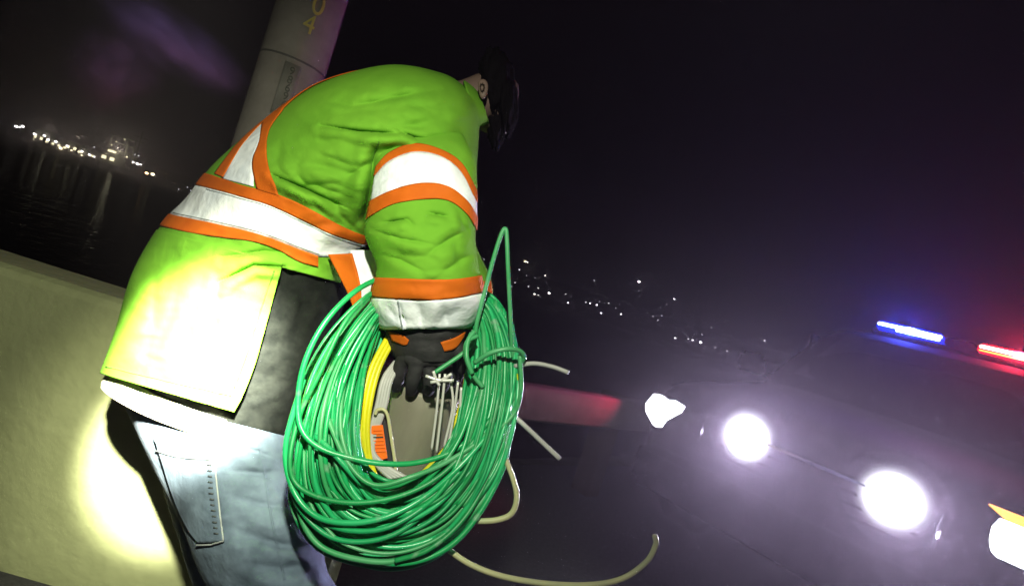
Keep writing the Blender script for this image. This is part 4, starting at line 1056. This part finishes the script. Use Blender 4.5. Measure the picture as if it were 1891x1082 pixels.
def cluster(x):
    return ('the cluster right of the cable bight', 0) if x < 1062 else ('the tight middle cluster', 1) if x < 1160 else ('the small cluster under the lone bright light', 2) if x < 1240 else ('the lowest right-hand cluster', 3)
for (x, y, r, c) in right:
    row = [q[:2] for q in right if q[:2] not in special and cluster(q[0]) == cluster(x)]
    ray = P(x, y, 1.0) - CAM
    D = 195.0
    for D in np.arange(182, 420, 4.0):
        q = CAM + ray * D
        if q[2] - hill(q[0], q[1]) < 5.0: break
    else: D = 300.0
    far_lamp(x, y, D, r * 0.62, mm[c], special.get((x, y)) or 'far hillside light, %s from left in %s' % (nth((x, y), row), cluster(x)[0]), 'lights on the far hillside')

# quay: a long low deck on piles
quay = empty('far_quay', (-140, QD + 6, WATER_Z))
tag(quay, 'long low dark quay under the row of lights at left', 'quay')
box('deck', (0, 0, 0.5), (190, 12, 0.5), M_SHED, quay)
for i in range(32): box('pile', (-93 + i * 6.0, -5.4, -0.2), (0.5, 0.5, 1.0), M_DARK, quay)
def shed(px, w, h, label, gable=True, D=QD + 4, win=3):
    c = P(px, 330, D)
    s = empty('quay_shed', (c[0], D, WATER_Z + 0.78)); tag(s, label, 'shed')
    box('wall', (0, 0, h / 2), (w, 6, h), M_SHED, s)
    bm = bmesh.new()
    rise = w * 0.28 if gable else 0.5
    vs = [bm.verts.new(v) for v in [(-w / 2 - .3, -3.2, h + .01), (w / 2 + .3, -3.2, h + .01), (0, -3.2, h + rise), (-w / 2 - .3, 3.2, h + .01), (w / 2 + .3, 3.2, h + .01), (0, 3.2, h + rise)]]
    for f in [(0, 1, 2), (3, 5, 4), (0, 2, 5, 3), (1, 4, 5, 2), (0, 3, 4, 1)]: bm.faces.new([vs[i] for i in f])
    bm_obj('roof', bm, M_SHIP, s)
    for k in range(win):
        x = -w / 2 + w * (k + .5) / win
        box('window', (x, -3.03, h * .55), (w / win * .42, 0.08, h * .28), M_FARDIM, s)
shed(68, 7.0, 3.4, 'pale gabled shed at the left end of the far quay')
shed(98, 9.0, 2.4, 'long low shed right of the gabled shed on the quay', False, win=4)
shed(128, 5.0, 3.6, 'narrow tall shed in the middle of the far quay', False, win=2)
shed(157, 8.0, 2.6, 'low boxy shed left of the moored vessel', False, win=2)
# moored vessel with a lattice mast and crane frame
vc = P(222, 322, QD - 8)
ship = empty('moored_vessel', (vc[0], QD - 8, WATER_Z)); tag(ship, 'moored work vessel with pale deckhouse, lattice frame and cross-armed mast', 'vessel')
bm = bmesh.new()
hv = [(-11, -2.5, 1.6), (9, -2.5, 1.6), (12, 0, 1.9), (9, 2.5, 1.6), (-11, 2.5, 1.6)]
lo = [(-10.5, -2.2, -.4), (8.5, -2.2, -.4), (10.5, 0, -.4), (8.5, 2.2, -.4), (-10.5, 2.2, -.4)]
a = [bm.verts.new(v) for v in hv]; b = [bm.verts.new(v) for v in lo]
bm.faces.new(a); bm.faces.new(b[::-1])
for i in range(5): bm.faces.new((a[i], b[i], b[(i + 1) % 5], a[(i + 1) % 5]))
bm_obj('hull', bm, M_DARK, ship)
dh = box('deckhouse', (-4.0, 0, 3.0), (6, 4, 2.8), M_SHIP, ship)
box('window', (-5.4, -2.03, 3.2), (1.5, 0.06, 1.1), M_FARDIM, dh); box('window', (-2.6, -2.03, 3.2), (1.5, 0.06, 1.1), M_FARDIM, dh)
box('bridge', (-3.6, 0, 5.5), (3.6, 3.2, 2.0), M_SHIP, ship)
box('window', (-3.6, -1.63, 5.7), (2.8, 0.06, 0.7), M_FARDIM, ship)
for (x0, x1) in ((-6.6, -5.2), (1.0, -0.2), (3.4, 2.6)):
    tube('frame_leg', [(x0, -1, 1.6), (x1, -1, 11.5)], 0.16, M_SHIP, ship, sides=6)
for z in (6.5, 9.0, 11.2): tube('frame_rail', [(-5.8 + (z - 6.5) * .1, -1, z), (2.9, -1, z)], 0.13, M_SHIP, ship, sides=6)
tube('mast', [(3.2, 0, 1.6), (3.2, 0, 15.0)], 0.16, M_SHIP, ship, sides=6)
for z, w in ((13.0, 2.2), (11.6, 1.4)): tube('cross_arm', [(3.2 - w, 0, z), (3.2 + w, 0, z)], 0.12, M_SHIP, ship, sides=6)
# deck floodlight that shows the vessel and the quay
d = bpy.data.lights.new('quay_floodlight', 'POINT'); d.energy = 1500; d.color = (1.0, 0.93, 0.68); d.shadow_soft_size = 0.5
o = bpy.data.objects.new('quay_floodlight', d); COL.objects.link(o); o.location = (vc[0] + 1.0, QD - 13.5, WATER_Z + 7)
for px, pw in ((75, 330), (130, 260)):
    d = bpy.data.lights.new('quay_floodlight', 'POINT'); d.energy = pw; d.color = (1.0, 0.93, 0.68); d.shadow_soft_size = 0.5
    q = P(px, 300, QD - 6); o = bpy.data.objects.new('quay_floodlight', d); COL.objects.link(o); o.location = (q[0], q[1], WATER_Z + 7)

# ------------------------------------------------------------------ steam volumes added to carry a faint glow over the water
def wisp(c, radii, axis_roll, dens, label, sd):
    m = bpy.data.materials.new('steam'); m.use_nodes = True; nt = m.node_tree
    for n_ in list(nt.nodes):
        if n_.type != 'OUTPUT_MATERIAL': nt.nodes.remove(n_)
    v = nt.nodes.new('ShaderNodeVolumePrincipled'); v.inputs['Color'].default_value = (0.95, 0.92, 0.95, 1); v.inputs['Anisotropy'].default_value = 0.2
    tc = nt.nodes.new('ShaderNodeTexCoord'); g = nt.nodes.new('ShaderNodeTexGradient'); g.gradient_type = 'SPHERICAL'
    nz = nt.nodes.new('ShaderNodeTexNoise'); nz.inputs['Scale'].default_value = 2.4; nz.inputs['Detail'].default_value = 3; nz.noise_dimensions = '4D'; nz.inputs['W'].default_value = sd
    nt.links.new(tc.outputs['Object'], g.inputs[0]); nt.links.new(tc.outputs['Object'], nz.inputs['Vector'])
    r = nt.nodes.new('ShaderNodeValToRGB'); r.color_ramp.elements[0].position = 0.38; r.color_ramp.elements[1].position = 0.75
    nt.links.new(nz.outputs['Fac'], r.inputs[0])
    g2 = nt.nodes.new('ShaderNodeMath'); g2.operation = 'POWER'; g2.inputs[1].default_value = 2.2; nt.links.new(g.outputs['Fac'], g2.inputs[0])
    a = nt.nodes.new('ShaderNodeMath'); a.operation = 'MULTIPLY'; nt.links.new(g2.outputs[0], a.inputs[0]); nt.links.new(r.outputs[0], a.inputs[1])
    b = nt.nodes.new('ShaderNodeMath'); b.operation = 'MULTIPLY'; b.inputs[1].default_value = dens; nt.links.new(a.outputs[0], b.inputs[0])
    nt.links.new(b.outputs[0], v.inputs['Density']); nt.links.new(v.outputs[0], [n_ for n_ in nt.nodes if n_.type == 'OUTPUT_MATERIAL'][0].inputs['Volume'])
    bm = bmesh.new(); bmesh.ops.create_icosphere(bm, subdivisions=3, radius=1.0)
    o = bm_obj('glow_wisp', bm, m)
    ca, sa = math.cos(axis_roll), math.sin(axis_roll)
    X_ = _R * ca - _U * sa; Z_ = _R * sa + _U * ca
    o.matrix_world = Matrix(((X_[0] * radii[0], _F[0] * radii[1], Z_[0] * radii[2], c[0]), (X_[1] * radii[0], _F[1] * radii[1], Z_[1] * radii[2], c[1]), (X_[2] * radii[0], _F[2] * radii[1], Z_[2] * radii[2], c[2]), (0, 0, 0, 1)))
    tag(o, label, kind='stuff')
wisp(P(315, 75, 4.6), (0.85, 0.55, 0.30), math.radians(33), 7.0, 'faint violet glow built as a wisp of steam above the water', 1.3)
wisp(P(215, 135, 4.8), (0.60, 0.5, 0.36), math.radians(-55), 4.5, 'faint reddish glow built as a wisp of steam below the violet one', 4.1)

# ------------------------------------------------------------------ haze
hz = bpy.data.materials.new('night_haze'); hz.use_nodes = True
hnt = hz.node_tree
for n_ in list(hnt.nodes):
    if n_.type != 'OUTPUT_MATERIAL': hnt.nodes.remove(n_)
pv = hnt.nodes.new('ShaderNodeVolumePrincipled')
pv.inputs['Color'].default_value = (0.95, 0.85, 0.97, 1)
pv.inputs['Density'].default_value = 0.0052
pv.inputs['Anisotropy'].default_value = 0.78
hnt.links.new(pv.outputs[0], [n_ for n_ in hnt.nodes if n_.type == 'OUTPUT_MATERIAL'][0].inputs['Volume'])
hz.cycles.volume_sampling = 'EQUIANGULAR'
hb = box('haze', (0, 420, 28), (1840, 980, 70), hz)
tag(hb, kind='stuff')
